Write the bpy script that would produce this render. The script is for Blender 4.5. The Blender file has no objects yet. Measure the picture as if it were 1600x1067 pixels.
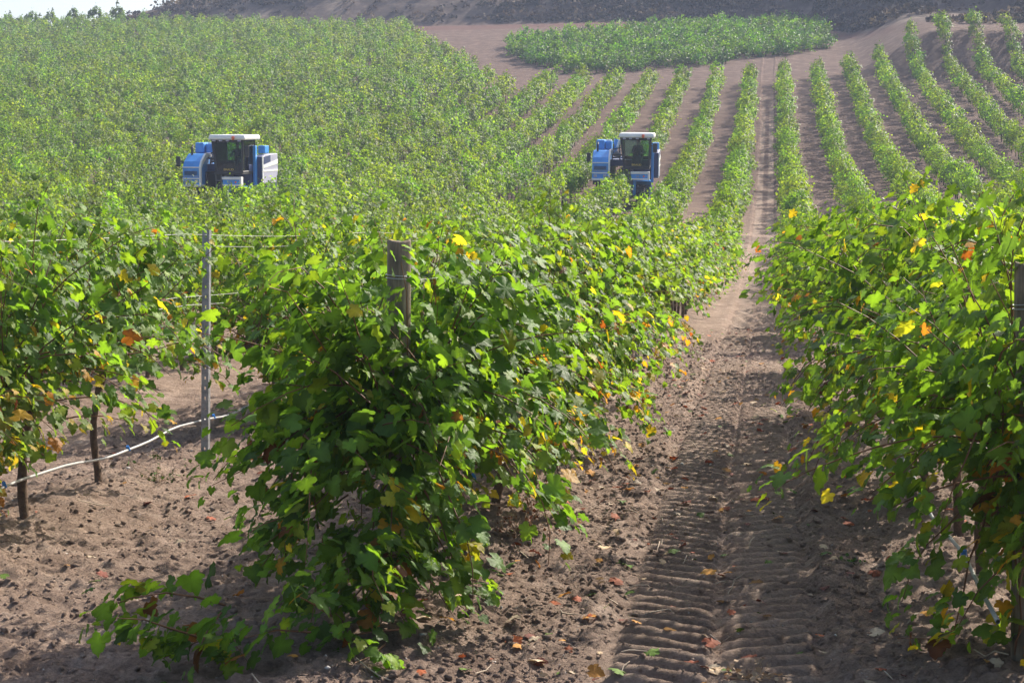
import bpy, bmesh, math, random
import numpy as np
from mathutils import Vector, Matrix

# ------------------------------------------------------------------ camera, sky, sun, exposure
scene = bpy.context.scene
COL = scene.collection
CAM_Z = 1.75
F_PX, VX, VY = 2700.0, 1203.0, 355.0          # focal length and row vanishing point, in photo pixels
cam_d = bpy.data.cameras.new("camera")
cam_d.sensor_width = 36.0
cam_d.lens = F_PX / 1600.0 * 36.0
cam_d.clip_start, cam_d.clip_end = 0.1, 3000.0
cam = bpy.data.objects.new("camera", cam_d)
COL.objects.link(cam)
pitch = math.atan((533.5 - VY) / F_PX)
yaw = math.atan((VX - 800.0) / math.hypot(F_PX, 533.5 - VY))
cam.location = (0, 0, CAM_Z)
cam.rotation_euler = (math.pi / 2 - pitch, 0, yaw)
scene.camera = cam

SUN_EL, SUN_AZ = math.radians(38), math.radians(34)      # azimuth from +Y towards +X
sun_dir = Vector((math.sin(SUN_AZ) * math.cos(SUN_EL), math.cos(SUN_AZ) * math.cos(SUN_EL), math.sin(SUN_EL)))
world = bpy.data.worlds.new("World")
scene.world = world
world.use_nodes = True
wn = world.node_tree.nodes
wl = world.node_tree.links
sky = wn.new('ShaderNodeTexSky')
sky.sky_type = 'NISHITA'
sky.sun_disc = False
sky.sun_elevation = SUN_EL
sky.sun_rotation = SUN_AZ
sky.dust_density = 4.0
wl.new(sky.outputs[0], wn['Background'].inputs[0])
wn['Background'].inputs[1].default_value = 0.15

sun_d = bpy.data.lights.new("sun", 'SUN')
sun_d.energy = 5.0
sun_d.angle = math.radians(0.5)
sun_d.color = (1.0, 0.93, 0.82)
sun = bpy.data.objects.new("sun", sun_d)
sun.rotation_euler = (-sun_dir).to_track_quat('-Z', 'Y').to_euler()
sun.location = (60, 60, 80)
COL.objects.link(sun)

scene.view_settings.view_transform = 'Standard'
scene.view_settings.look = 'None'
scene.view_settings.gamma = 1.0
scene.view_settings.exposure = 0.80
cy = scene.cycles
cy.max_bounces, cy.diffuse_bounces, cy.glossy_bounces = 6, 3, 2
cy.transmission_bounces, cy.transparent_max_bounces, cy.volume_bounces = 4, 8, 0
cy.use_denoising = True
HAZE_DENSITY = 0.0007

rng = np.random.default_rng(7)
random.seed(7)

# ------------------------------------------------------------------ helpers
def tag(o, label=None, cat=None, group=None, kind=None):
    if label: o['label'] = label
    if cat: o['category'] = cat
    if group: o['group'] = group
    if kind: o['kind'] = kind
    return o

def link(name, data, parent=None, loc=None):
    o = bpy.data.objects.new(name, data)
    COL.objects.link(o)
    if parent is not None: o.parent = parent
    if loc is not None: o.location = loc
    return o

def mesh_np(name, verts, faces, mats, col=None, smooth=True, attrs=None):
    """faces: (n,k) int array of equal-sized faces"""
    me = bpy.data.meshes.new(name)
    verts = np.ascontiguousarray(verts, dtype=np.float32)
    faces = np.ascontiguousarray(faces, dtype=np.int32)
    n, k = faces.shape
    me.vertices.add(len(verts)); me.vertices.foreach_set('co', verts.ravel())
    me.loops.add(n * k); me.loops.foreach_set('vertex_index', faces.ravel())
    me.polygons.add(n)
    me.polygons.foreach_set('loop_start', np.arange(n, dtype=np.int32) * k)
    me.polygons.foreach_set('loop_total', np.full(n, k, dtype=np.int32))
    if smooth: me.polygons.foreach_set('use_smooth', np.ones(n, dtype=bool))
    if col is not None:
        a = me.attributes.new('tint', 'FLOAT_COLOR', 'POINT')
        c = np.ones((len(verts), 4), dtype=np.float32); c[:, :3] = col
        a.data.foreach_set('color', c.ravel())
    for nm, v in (attrs or {}).items():
        a = me.attributes.new(nm, 'FLOAT', 'POINT')
        a.data.foreach_set('value', np.ascontiguousarray(v, dtype=np.float32).ravel())
    for m in (mats if isinstance(mats, (list, tuple)) else [mats]): me.materials.append(m)
    me.update(); me.validate()
    return me

_lat = np.random.default_rng(11).random((512, 512))
def vnoise(x, y, f, seed=0):
    x = np.asarray(x, float) * f + seed * 37.7 + 1000; y = np.asarray(y, float) * f + seed * 91.3 + 1000
    xi = np.floor(x).astype(int); yi = np.floor(y).astype(int)
    u = x - xi; v = y - yi
    u = u * u * (3 - 2 * u); v = v * v * (3 - 2 * v)
    g = lambda a, b: _lat[a % 512, b % 512]
    return (g(xi, yi) * (1 - u) + g(xi + 1, yi) * u) * (1 - v) + (g(xi, yi + 1) * (1 - u) + g(xi + 1, yi + 1) * u) * v - 0.5

def sstep(x, a, b):
    t = np.clip((np.asarray(x, float) - a) / (b - a), 0, 1)
    return t * t * (3 - 2 * t)

# ------------------------------------------------------------------ terrain
def scrub_edge(x):
    return np.interp(x, [-1e3, 0, 5, 10, 16, 24, 36], [199, 199, 195, 186, 174, 162, 154])
def near_scrub(x):
    return np.interp(x, [-1e3, 0, 5, 9, 13, 18, 1e3], [199, 199, 192, 172, 157, 153.5, 153])
def H(x, y):
    x = np.asarray(x, float); y = np.asarray(y, float)
    t = np.clip(y - 35.3, 0, 77.7)
    z = 0.001287 * t * t + 0.2 * np.clip(y - 113.0, 0, 95) + 0.02 * np.clip(y - 208, 0, None)
    s = np.clip(-x - 6, 0, 60)
    z = z + 0.032 * s * sstep(y, 35, 62) * (1 - sstep(y, 90, 170))
    z = z + 3.0 * sstep(x, 6, 14) * sstep(y, 140, 149)                       # steep bank, far right
    # ground falls away behind the left crest
    z = z - 14.0 * sstep(-x, 60, 90) * sstep(y, 207, 260)
    hill = np.clip(y - scrub_edge(x) - 6 * vnoise(x, y, 0.02, 3), 0, 75)
    z = z + 0.42 * hill * sstep(x, -92, -62) + 1.8 * vnoise(x, y, 0.09, 4) * sstep(y - scrub_edge(x), 1, 16)
    z = z + 0.34 * np.exp(-((y - 65.3) / 0.40) ** 2) * sstep(x, -9, -6) * (1 - sstep(x, 8, 12))
    z = z + 0.5 * vnoise(x, y, 0.03, 1) * sstep(y, 60, 100) * 0.6
    return z

ROW_L1, ROW_R1, PITCH = -1.62, 0.98, 2.6
def row_x(k): return ROW_L1 - PITCH * (k - 1) if k > 0 else ROW_R1 + PITCH * (-k - 1)   # k=1.. left rows, k=-1.. right rows

def micro(x, y):
    """tyre ruts, row ridges and clods on the near ground"""
    x = np.asarray(x, float); y = np.asarray(y, float)
    near = 1 - sstep(y, 24, 34)
    z = np.zeros_like(x)
    # low ridges under the vine rows
    ph = (x - ROW_L1) / PITCH
    dr = np.abs(ph - np.round(ph)) * PITCH
    z += 0.09 * np.exp(-(dr / 0.42) ** 2) * (1 - sstep(y, 50, 70))
    xc = -0.245 + 0.10 * vnoise(y * 0 + 3.0, y, 0.12, 8)                       # rut centre line
    u = x - xc
    inr = (1 - sstep(np.abs(u), 0.42, 0.52))
    rough = vnoise(x, y, 2.2, 1) * 0.035 + vnoise(x, y, 7.5, 2) * 0.022 + vnoise(x, y, 17, 3) * 0.022 + vnoise(x, y, 34, 4) * 0.020
    cl = np.clip(vnoise(x, y, 11, 5) - 0.16, 0, 1) * 0.06 + np.clip(vnoise(x, y, 22, 6) - 0.12, 0, 1) * 0.08
    z += near * (rough + cl) * (1 - 0.72 * inr)
    z += -0.026 * inr
    z += 0.05 * np.exp(-((np.abs(u) - 0.56) / 0.10) ** 2) * (0.5 + vnoise(x, y, 2.5, 9))  # pushed-up edges
    # chevron lugs, left and right half offset by half a pitch
    side = np.where(u < 0, 0.0, 0.5)
    bend = np.abs(u) * 0.55 - 0.9 * np.clip(np.abs(u) - 0.2, 0, 1) ** 2
    w = 0.165
    ph2 = ((y - bend) / w + side + 0.16 * vnoise(x, y, 1.3, 10)) % 1.0
    lug = np.where(ph2 < 0.60, np.sin(ph2 / 0.60 * math.pi) ** 0.5, 0.0)
    lane = sstep(np.abs(u), 0.005, 0.04) * (1 - sstep(np.abs(u), 0.38, 0.44))
    fade = 0.72 + 0.28 * sstep(vnoise(x, y, 0.9, 12), -0.3, 0.15)
    z += 0.058 * (lug - 0.4) * lane * fade * (1 - sstep(y, 30, 45)) * (0.9 + 0.5 * sstep(y, 9, 15))
    # a shallower, older wheel mark on the other side of the left aisle
    u2 = x - (-2.95 + 0.1 * vnoise(y * 0, y, 0.2, 13))
    z += -0.05 * np.exp(-(u2 / 0.17) ** 2) * near
    return z

def HM(x, y): return H(x, y) + micro(x, y)

# ------------------------------------------------------------------ materials
def new_mat(name):
    m = bpy.data.materials.new(name); m.use_nodes = True
    nt = m.node_tree
    return m, nt.nodes, nt.links, nt.nodes['Principled BSDF']

def ramp(n, stops):
    r = n.new('ShaderNodeValToRGB')
    e = r.color_ramp.elements
    while len(e) < len(stops): e.new(0.5)
    for el, (p, c) in zip(e, stops): el.position = p; el.color = (*c, 1)
    return r

def mixc(n, l, fac, a, b, mode='MIX'):
    m = n.new('ShaderNodeMix'); m.data_type = 'RGBA'; m.blend_type = mode
    for sock, v in ((m.inputs[0], fac), (m.inputs[6], a), (m.inputs[7], b)):
        if hasattr(v, 'is_output'): l.new(v, sock)
        elif isinstance(v, (int, float)): sock.default_value = v
        else: sock.default_value = (*v, 1)
    return m.outputs[2]

def noise(n, l, scale, detail=4, rough=0.6, coord=None):
    t = n.new('ShaderNodeTexNoise'); t.inputs['Scale'].default_value = scale
    t.inputs['Detail'].default_value = detail; t.inputs['Roughness'].default_value = rough
    if coord is not None: l.new(coord, t.inputs['Vector'])
    return t

def leaf_material(name, trans=0.48, rough=0.52, spec=0.22, satcol=(2.2, 2.15, 0.75)):
    m, n, l, p = new_mat(name)
    at = n.new('ShaderNodeAttribute'); at.attribute_name = 'tint'
    geo = n.new('ShaderNodeTexCoord')
    nz = noise(n, l, 9.0, 2, 0.5, geo.outputs['Object'])
    rr = ramp(n, [(0.3, (0.72, 0.72, 0.72)), (0.7, (1.25, 1.25, 1.25))])
    l.new(nz.outputs['Fac'], rr.inputs[0])
    oi = n.new('ShaderNodeObjectInfo')
    hv = n.new('ShaderNodeHueSaturation')
    mr = n.new('ShaderNodeMapRange'); mr.inputs['To Min'].default_value = 0.485; mr.inputs['To Max'].default_value = 0.51
    l.new(oi.outputs['Random'], mr.inputs['Value']); l.new(mr.outputs[0], hv.inputs['Hue'])
    base = mixc(n, l, 1.0, at.outputs['Color'], rr.outputs[0], 'MULTIPLY')
    l.new(base, hv.inputs['Color'])
    l.new(hv.outputs[0], p.inputs['Base Color'])
    p.inputs['Roughness'].default_value = rough
    p.inputs['Specular IOR Level'].default_value = spec
    tr = n.new('ShaderNodeBsdfTranslucent')
    tc = mixc(n, l, 1.0, hv.outputs[0], satcol, 'MULTIPLY')
    l.new(tc, tr.inputs['Color'])
    mx = n.new('ShaderNodeMixShader'); mx.inputs[0].default_value = trans
    l.new(p.outputs[0], mx.inputs[1]); l.new(tr.outputs[0], mx.inputs[2])
    bp = n.new('ShaderNodeBump'); bp.inputs['Strength'].default_value = 0.35; bp.inputs['Distance'].default_value = 0.01
    nb = noise(n, l, 60.0, 3, 0.6, geo.outputs['Object'])
    l.new(nb.outputs['Fac'], bp.inputs['Height']); l.new(bp.outputs[0], p.inputs['Normal'])
    l.new(mx.outputs[0], n['Material Output'].inputs['Surface'])
    return m

M_LEAF = leaf_material('vine_leaf')
M_LITTER = leaf_material('dry_leaf', trans=0.15, rough=0.7, spec=0.2, satcol=(1.1, 0.9, 0.6))
M_SCRUB = leaf_material('scrub_leaf', trans=0.15, rough=0.8, spec=0.1, satcol=(1.0, 1.0, 0.7))

def simple(name, col, rough=0.5, metal=0.0, var=0.15, vscale=8.0, spec=0.5, bump=0.0, bscale=60, coat=0.0):
    m, n, l, p = new_mat(name)
    tc = n.new('ShaderNodeTexCoord')
    nz = noise(n, l, vscale, 5, 0.65, tc.outputs['Object'])
    r = ramp(n, [(0.25, tuple(c * (1 - var) for c in col)), (0.75, tuple(min(1, c * (1 + var)) for c in col))])
    l.new(nz.outputs['Fac'], r.inputs[0]); l.new(r.outputs[0], p.inputs['Base Color'])
    p.inputs['Roughness'].default_value = rough; p.inputs['Metallic'].default_value = metal
    p.inputs['Specular IOR Level'].default_value = spec
    p.inputs['Coat Weight'].default_value = coat
    if bump:
        nb = noise(n, l, bscale, 5, 0.7, tc.outputs['Object'])
        b = n.new('ShaderNodeBump'); b.inputs['Strength'].default_value = bump; b.inputs['Distance'].default_value = 0.02
        l.new(nb.outputs['Fac'], b.inputs['Height']); l.new(b.outputs[0], p.inputs['Normal'])
    return m

M_BARK = simple('vine_bark', (0.125, 0.085, 0.060), 0.9, var=0.5, vscale=30, spec=0.2, bump=0.8, bscale=50)
M_CANE = simple('vine_cane', (0.16, 0.075, 0.035), 0.6, var=0.4, vscale=12, spec=0.3)
M_STEEL = simple('galvanised_steel', (0.27, 0.275, 0.29), 0.55, 0.5, var=0.4, vscale=25)
M_WIRE = simple('wire', (0.5, 0.5, 0.5), 0.35, 0.7, var=0.1)
M_HOSE = simple('hose_plastic', (0.36, 0.35, 0.34), 0.45, var=0.15, vscale=5)
M_BLUEPL = simple('blue_plastic', (0.03, 0.2, 0.6), 0.4)
M_CLOD = simple('soil_clod', (0.38, 0.285, 0.23), 0.95, var=0.35, vscale=3, spec=0.1, bump=0.6, bscale=40)
M_PEBBLE = simple('pale_pebble', (0.55, 0.50, 0.45), 0.75, var=0.4, vscale=2.5, spec=0.3)
M_TWIG = simple('dry_twig', (0.38, 0.30, 0.22), 0.8, var=0.4, vscale=4)
M_DRYWEED = simple('dry_weed', (0.32, 0.22, 0.13), 0.8, var=0.4, vscale=20)
M_BLUE = simple('blue_paint', (0.05, 0.27, 0.70), 0.4, var=0.18, vscale=3, coat=0.15)
M_NAVY = simple('dark_blue_paint', (0.02, 0.035, 0.11), 0.5, var=0.3, vscale=4)
M_WHITE = simple('white_paint', (0.72, 0.72, 0.70), 0.4, var=0.08, vscale=2)
M_PALE = simple('pale_hopper_paint', (0.36, 0.36, 0.46), 0.45, var=0.12, vscale=2)
M_BLACK = simple('black_plastic', (0.015, 0.015, 0.017), 0.6, var=0.3, vscale=6)
M_TYRE = simple('tyre_rubber', (0.022, 0.02, 0.019), 0.85, var=0.4, vscale=6, bump=0.3, bscale=20)
M_GREY = simple('grey_steel', (0.20, 0.20, 0.21), 0.5, 0.3, var=0.25, vscale=6)
M_ORANGE = simple('orange_lens', (0.75, 0.13, 0.03), 0.3, var=0.1)
M_YELLOW = simple('yellow_lettering', (0.62, 0.45, 0.10), 0.5, var=0.05)
M_CLOTH = simple('dark_workwear', (0.05, 0.055, 0.08), 0.9, var=0.2, vscale=12)
M_SKIN = simple('skin', (0.42, 0.24, 0.16), 0.6, var=0.06)
M_HAIR = simple('dark_hair', (0.02, 0.014, 0.01), 0.7, var=0.3, vscale=40)

def glass_material():
    m, n, l, p = new_mat('tinted_glass')
    tr = n.new('ShaderNodeBsdfTransparent'); tr.inputs[0].default_value = (0.62, 0.76, 0.74, 1)
    gl = n.new('ShaderNodeBsdfGlossy'); gl.inputs['Roughness'].default_value = 0.03
    lw = n.new('ShaderNodeLayerWeight'); lw.inputs[0].default_value = 0.25
    mx = n.new('ShaderNodeMixShader')
    l.new(lw.outputs['Fresnel'], mx.inputs[0]); l.new(tr.outputs[0], mx.inputs[1]); l.new(gl.outputs[0], mx.inputs[2])
    l.new(mx.outputs[0], n['Material Output'].inputs['Surface'])
    return m
M_GLASS = glass_material()

def wood_material():
    m, n, l, p = new_mat('weathered_post_wood')
    tc = n.new('ShaderNodeTexCoord')
    mp = n.new('ShaderNodeMapping'); mp.inputs['Scale'].default_value = (30, 30, 1.6)
    l.new(tc.outputs['Object'], mp.inputs[0])
    nz = noise(n, l, 1.0, 8, 0.7, mp.outputs[0])
    n2 = noise(n, l, 7.0, 4, 0.6, tc.outputs['Object'])
    r = ramp(n, [(0.28, (0.10, 0.080, 0.058)), (0.5, (0.25, 0.205, 0.155)), (0.75, (0.40, 0.34, 0.26))])
    l.new(nz.outputs['Fac'], r.inputs[0])
    r2 = ramp(n, [(0.35, (0.6, 0.62, 0.6)), (0.65, (1.1, 1.05, 1.0))]); l.new(n2.outputs['Fac'], r2.inputs[0])
    c = mixc(n, l, 1.0, r.outputs[0], r2.outputs[0], 'MULTIPLY')
    l.new(c, p.inputs['Base Color'])
    p.inputs['Roughness'].default_value = 0.9; p.inputs['Specular IOR Level'].default_value = 0.2
    b = n.new('ShaderNodeBump'); b.inputs['Strength'].default_value = 0.9; b.inputs['Distance'].default_value = 0.012
    l.new(nz.outputs['Fac'], b.inputs['Height']); l.new(b.outputs[0], p.inputs['Normal'])
    return m
M_WOOD = wood_material()

def ground_material():
    m, n, l, p = new_mat('vineyard_soil')
    tc = n.new('ShaderNodeTexCoord'); co = tc.outputs['Object']
    big = noise(n, l, 0.35, 5, 0.6, co)
    med = noise(n, l, 3.2, 6, 0.7, co)
    fin = noise(n, l, 38.0, 6, 0.75, co)
    r1 = ramp(n, [(0.3, (0.24, 0.170, 0.132)), (0.55, (0.41, 0.305, 0.245)), (0.78, (0.57, 0.455, 0.38))])
    l.new(med.outputs['Fac'], r1.inputs[0])
    r2 = ramp(n, [(0.3, (0.82, 0.80, 0.80)), (0.7, (1.12, 1.10, 1.07))]); l.new(big.outputs['Fac'], r2.inputs[0])
    r3 = ramp(n, [(0.28, (0.40, 0.38, 0.37)), (0.5, (1, 1, 1)), (0.75, (1.5, 1.46, 1.42))]); l.new(fin.outputs['Fac'], r3.inputs[0])
    c = mixc(n, l, 1.0, r1.outputs[0], r2.outputs[0], 'MULTIPLY')
    c = mixc(n, l, 0.85, c, r3.outputs[0], 'MULTIPLY')
    # pale grit and small stones
    vo = n.new('ShaderNodeTexVoronoi'); vo.inputs['Scale'].default_value = 26.0; l.new(co, vo.inputs['Vector'])
    rs = ramp(n, [(0.10, (1, 1, 1)), (0.17, (0, 0, 0))]); l.new(vo.outputs['Distance'], rs.inputs[0])
    sp = n.new('ShaderNodeSeparateColor'); l.new(vo.outputs['Color'], sp.inputs[0])
    gt = n.new('ShaderNodeMath'); gt.operation = 'GREATER_THAN'; gt.inputs[1].default_value = 0.86; l.new(sp.outputs[0], gt.inputs[0])
    mu = n.new('ShaderNodeMath'); mu.operation = 'MULTIPLY'; l.new(rs.outputs[0], mu.inputs[0]); l.new(gt.outputs[0], mu.inputs[1])
    c = mixc(n, l, mu.outputs[0], c, (0.50, 0.45, 0.40))
    # upper slopes: redder, stonier earth, its colour also darkened for shade between rows
    a2 = n.new('ShaderNodeAttribute'); a2.attribute_name = 'upper'
    f2 = noise(n, l, 1.1, 5, 0.75, co)
    ru = ramp(n, [(0.3, (0.085, 0.052, 0.040)), (0.55, (0.150, 0.098, 0.076)), (0.75, (0.27, 0.195, 0.155))]); l.new(f2.outputs['Fac'], ru.inputs[0])
    c = mixc(n, l, a2.outputs['Fac'], c, ru.outputs[0])
    a3 = n.new('ShaderNodeAttribute'); a3.attribute_name = 'scrub'
    f3 = noise(n, l, 0.16, 6, 0.75, co)
    rs3 = ramp(n, [(0.34, (0.055, 0.042, 0.036)), (0.50, (0.11, 0.080, 0.066)), (0.62, (0.20, 0.150, 0.115)), (0.74, (0.32, 0.26, 0.19))]); l.new(f3.outputs['Fac'], rs3.inputs[0])
    c = mixc(n, l, a3.outputs['Fac'], c, rs3.outputs[0])
    a5 = n.new('ShaderNodeAttribute'); a5.attribute_name = 'track'
    c = mixc(n, l, a5.outputs['Fac'], c, (0.44, 0.335, 0.265))
    a4 = n.new('ShaderNodeAttribute'); a4.attribute_name = 'bank'
    c = mixc(n, l, a4.outputs['Fac'], c, (0.12, 0.058, 0.045))
    l.new(c, p.inputs['Base Color'])
    p.inputs['Roughness'].default_value = 0.95; p.inputs['Specular IOR Level'].default_value = 0.12
    nb = noise(n, l, 34.0, 10, 0.8, co)
    b = n.new('ShaderNodeBump'); b.inputs['Strength'].default_value = 1.0; b.inputs['Distance'].default_value = 0.06
    l.new(nb.outputs['Fac'], b.inputs['Height'])
    b2 = n.new('ShaderNodeBump'); b2.inputs['Strength'].default_value = 0.6; b2.inputs['Distance'].default_value = 0.02
    l.new(rs.outputs[0], b2.inputs['Height']); l.new(b.outputs[0], b2.inputs['Normal'])
    l.new(b2.outputs[0], p.inputs['Normal'])
    return m
M_SOIL = ground_material()

# ------------------------------------------------------------------ ground: one sheet
def axis(*segs):
    out = []
    for a, b, st in segs:
        k = max(1, int(round((b - a) / st))); out.append(np.linspace(a, b, k, endpoint=False))
    out.append(np.array([segs[-1][1]])); return np.concatenate(out)
xs = axis((-420, -110, 14), (-110, -8, 1.6), (-8, -5.4, 0.1), (-5.4, -1.2, 0.026), (-1.2, 1.0, 0.021), (1.0, 2.4, 0.035), (2.4, 8, 0.16), (8, 40, 1.3), (40, 300, 13))
ys = [-40, -20, -8, 0, 3]
y = 4.6
while y < 30: ys.append(y); y += max(0.017, 0.0022 * y)
while y < 70: ys.append(y); y += 0.35
while y < 270: ys.append(y); y += 1.5
while y < 430: ys.append(y); y += 10
ys = np.array(ys)
GX, GY = np.meshgrid(xs, ys)
GZ = HM(GX, GY)
nx, ny = len(xs), len(ys)
idx = np.arange(nx * ny).reshape(ny, nx)
quads = np.stack([idx[:-1, :-1], idx[:-1, 1:], idx[1:, 1:], idx[1:, :-1]], -1).reshape(-1, 4)
edge = near_scrub(GX) + 3 * vnoise(GX, GY, 0.05, 21)
scrubv = sstep(GY - edge, 0, 2.0) * sstep(GX, -100, -70)
bankv = sstep(GY - edge, -7, -5) * (1 - sstep(GY - edge, -1, 0.5)) * sstep(GX, -75, -50) * (1 - sstep(GX, 8, 14)) * 0.8
upperv = sstep(GY, 55, 95)
lu = np.abs(np.abs(GX + 0.245) - 0.27)
trackv = (1 - sstep(lu, 0.09, 0.2)) * np.clip(0.45 + 1.2 * vnoise(GX * 3, GY, 0.8, 41), 0, 0.75) * (1 - sstep(GY, 120, 140)) * 0.75
g_me = mesh_np('ground', np.stack([GX, GY, GZ], -1).reshape(-1, 3), quads, M_SOIL,
               attrs={'scrub': scrubv, 'bank': bankv, 'upper': upperv, 'track': trackv})
tag(link('ground', g_me), kind='structure')

# ------------------------------------------------------------------ leaves
def leaf_template(kind, r):
    """grape leaf: five toothed lobes, petiole at the origin, tip at +y, unit width about 1.1"""
    if kind == 'hi':
        half = [(0.06, -0.05), (0.13, -0.19), (0.30, -0.24), (0.45, -0.12), (0.43, 0.03), (0.55, 0.10), (0.61, 0.28), (0.53, 0.37),
                (0.40, 0.38), (0.41, 0.52), (0.30, 0.62), (0.27, 0.76), (0.13, 0.84)]
    elif kind == 'mid':
        half = [(0.25, -0.22), (0.45, -0.05), (0.60, 0.28), (0.38, 0.40), (0.28, 0.70)]
    else:
        half = [(0.55, 0.18)]
    right = [(x * r.uniform(0.93, 1.07), y * r.uniform(0.95, 1.05)) for x, y in half]
    left = [(-x * r.uniform(0.93, 1.07), y * r.uniform(0.95, 1.05)) for x, y in half]
    if kind == 'lo':
        pts = [(0, -0.25), right[0], (0, 0.85), left[0]]
        fold = r.uniform(0.05, 0.3)
        return np.array([(x, y, fold * abs(x)) for x, y in pts]), np.array([(0, 1, 2), (0, 2, 3)])
    pts = [(0, 0), (0, 0.32)] + right + [(0, 0.97)] + left[::-1]
    fold, curl, wav, tip = r.uniform(-0.05, 0.38), r.uniform(0.05, 0.45), r.uniform(0.02, 0.09), r.uniform(0, 0.35)
    V = []
    for x, y in pts:
        rr = math.hypot(x, y - 0.25)
        z = fold * abs(x) - curl * rr * rr + wav * math.sin(7 * math.atan2(x, y - 0.25) + fold * 20) * rr * 1.6 - tip * max(0, y - 0.4) ** 2
        V.append((x, y, z))
    nring = len(pts) - 2
    F = []
    # fan about the mid-rib point (index 1); petiole point 0 closes the ring between last and first
    ring = list(range(2, 2 + nring))
    for a, b in zip(ring[:-1], ring[1:]): F.append((1, a, b))
    F.append((1, ring[-1], 0)); F.append((1, 0, ring[0]))
    return np.array(V), np.array(F)

_tr = random.Random(5)
TPL = {k: [leaf_template(k, _tr) for _ in range(n)] for k, n in (('hi', 9), ('mid', 5), ('lo', 5))}

def norm(v): return v / np.maximum(np.linalg.norm(v, axis=-1, keepdims=True), 1e-6)

def leaf_mesh_arrays(P, T, N, S, C, kind, r):
    """P position of the petiole end, T towards the tip, N upper-side normal, S size, C colour"""
    T = norm(T); N = norm(N - (N * T).sum(-1, keepdims=True) * T); B = np.cross(T, N)
    which = r.integers(0, len(TPL[kind]), len(P))
    vs, fs, cs, off = [], [], [], 0
    for i, (tv, tf) in enumerate(TPL[kind]):
        s = np.where(which == i)[0]
        if not len(s): continue
        v = P[s][:, None] + S[s][:, None, None] * (tv[None, :, 0:1] * B[s][:, None] + tv[None, :, 1:2] * T[s][:, None] + tv[None, :, 2:3] * N[s][:, None])
        nv = tv.shape[0]
        f = tf[None] + (np.arange(len(s)) * nv)[:, None, None] + off
        vs.append(v.reshape(-1, 3)); fs.append(f.reshape(-1, 3))
        # veins a little paler at the centre, margins vary
        cc = np.repeat(C[s][:, None], nv, 1)
        if nv > 6: cc[:, :2] *= 1.3; cc[:, 2:] *= r.uniform(0.8, 1.15, (len(s), nv - 2, 1))
        cs.append(cc.reshape(-1, 3)); off += v.shape[0] * nv
    return np.concatenate(vs), np.concatenate(fs), np.concatenate(cs)

GREENS = np.array([(0.085, 0.150, 0.020), (0.105, 0.185, 0.022), (0.065, 0.120, 0.022), (0.130, 0.200, 0.022), (0.090, 0.160, 0.032)])
YELLOWS = np.array([(0.50, 0.36, 0.025), (0.42, 0.34, 0.035), (0.50, 0.25, 0.02), (0.30, 0.30, 0.03)])
BROWNS = np.array([(0.24, 0.075, 0.022), (0.16, 0.06, 0.03), (0.32, 0.13, 0.03)])
def leaf_colours(n, r, old, py=0.05, pb=0.015):
    """old: 0..1 how likely the leaf is a senescent basal one"""
    c = GREENS[r.integers(0, len(GREENS), n)] * r.uniform(0.75, 1.3, (n, 1))
    u = r.random(n)
    yel = u < py * (0.35 + 2.2 * old); bro = u > 1 - pb * (0.3 + 2.5 * old)
    c[yel] = (YELLOWS[r.integers(0, 4, n)] * r.uniform(0.55, 0.95, (n, 1)))[yel]
    half = (~yel) & (r.random(n) < 0.10)
    c[half] = (c * np.array([1.5, 1.2, 0.9]))[half]
    c[bro] = (BROWNS[r.integers(0, 3, n)] * r.uniform(0.5, 0.95, (n, 1)))[bro]
    return c

def tube_arrays(path, radii, sides=5):
    path = np.asarray(path, float); n = len(path)
    V, F = [], []
    d = np.gradient(path, axis=0); d = norm(d)
    up = np.array([0.31, 0.17, 0.93])
    for i in range(n):
        a = np.cross(d[i], up); na = np.linalg.norm(a)
        if na < 1e-3: a = np.cross(d[i], np.array([1.0, 0, 0])); na = np.linalg.norm(a)
        a /= na; b = np.cross(d[i], a)
        for k in range(sides):
            t = 2 * math.pi * k / sides
            V.append(path[i] + radii[i] * (math.cos(t) * a + math.sin(t) * b))
    for i in range(n - 1):
        for k in range(sides):
            k2 = (k + 1) % sides
            F.append((i * sides + k, i * sides + k2, (i + 1) * sides + k2, (i + 1) * sides + k))
    return np.array(V), np.array(F)

def join_arrays(lst):
    vs, fs, o = [], [], 0
    for v, f in lst: vs.append(v); fs.append(f + o); o += len(v)
    return np.concatenate(vs), np.concatenate(fs)

def grow_shoot(r, base, d, length, droop, hmax, step=0.07, wander=0.10):
    p = np.array(base, float); d = np.array(d, float); d /= np.linalg.norm(d)
    pts = [p.copy()]
    for i in range(int(length / step)):
        t = i * step / length
        g = droop * (0.25 + t) + (0.35 if p[2] > hmax else 0)
        d = d + np.array([r.normal(0, wander), r.normal(0, wander), r.normal(0, wander * 0.7) - g])
        d /= np.linalg.norm(d)
        q = p + d * step
        if q[2] < 0.06: q[2] = 0.06 + 0.02 * r.random(); d[2] = abs(d[2]) * 0.3
        p = q; pts.append(p.copy())
    return np.array(pts)

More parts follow.
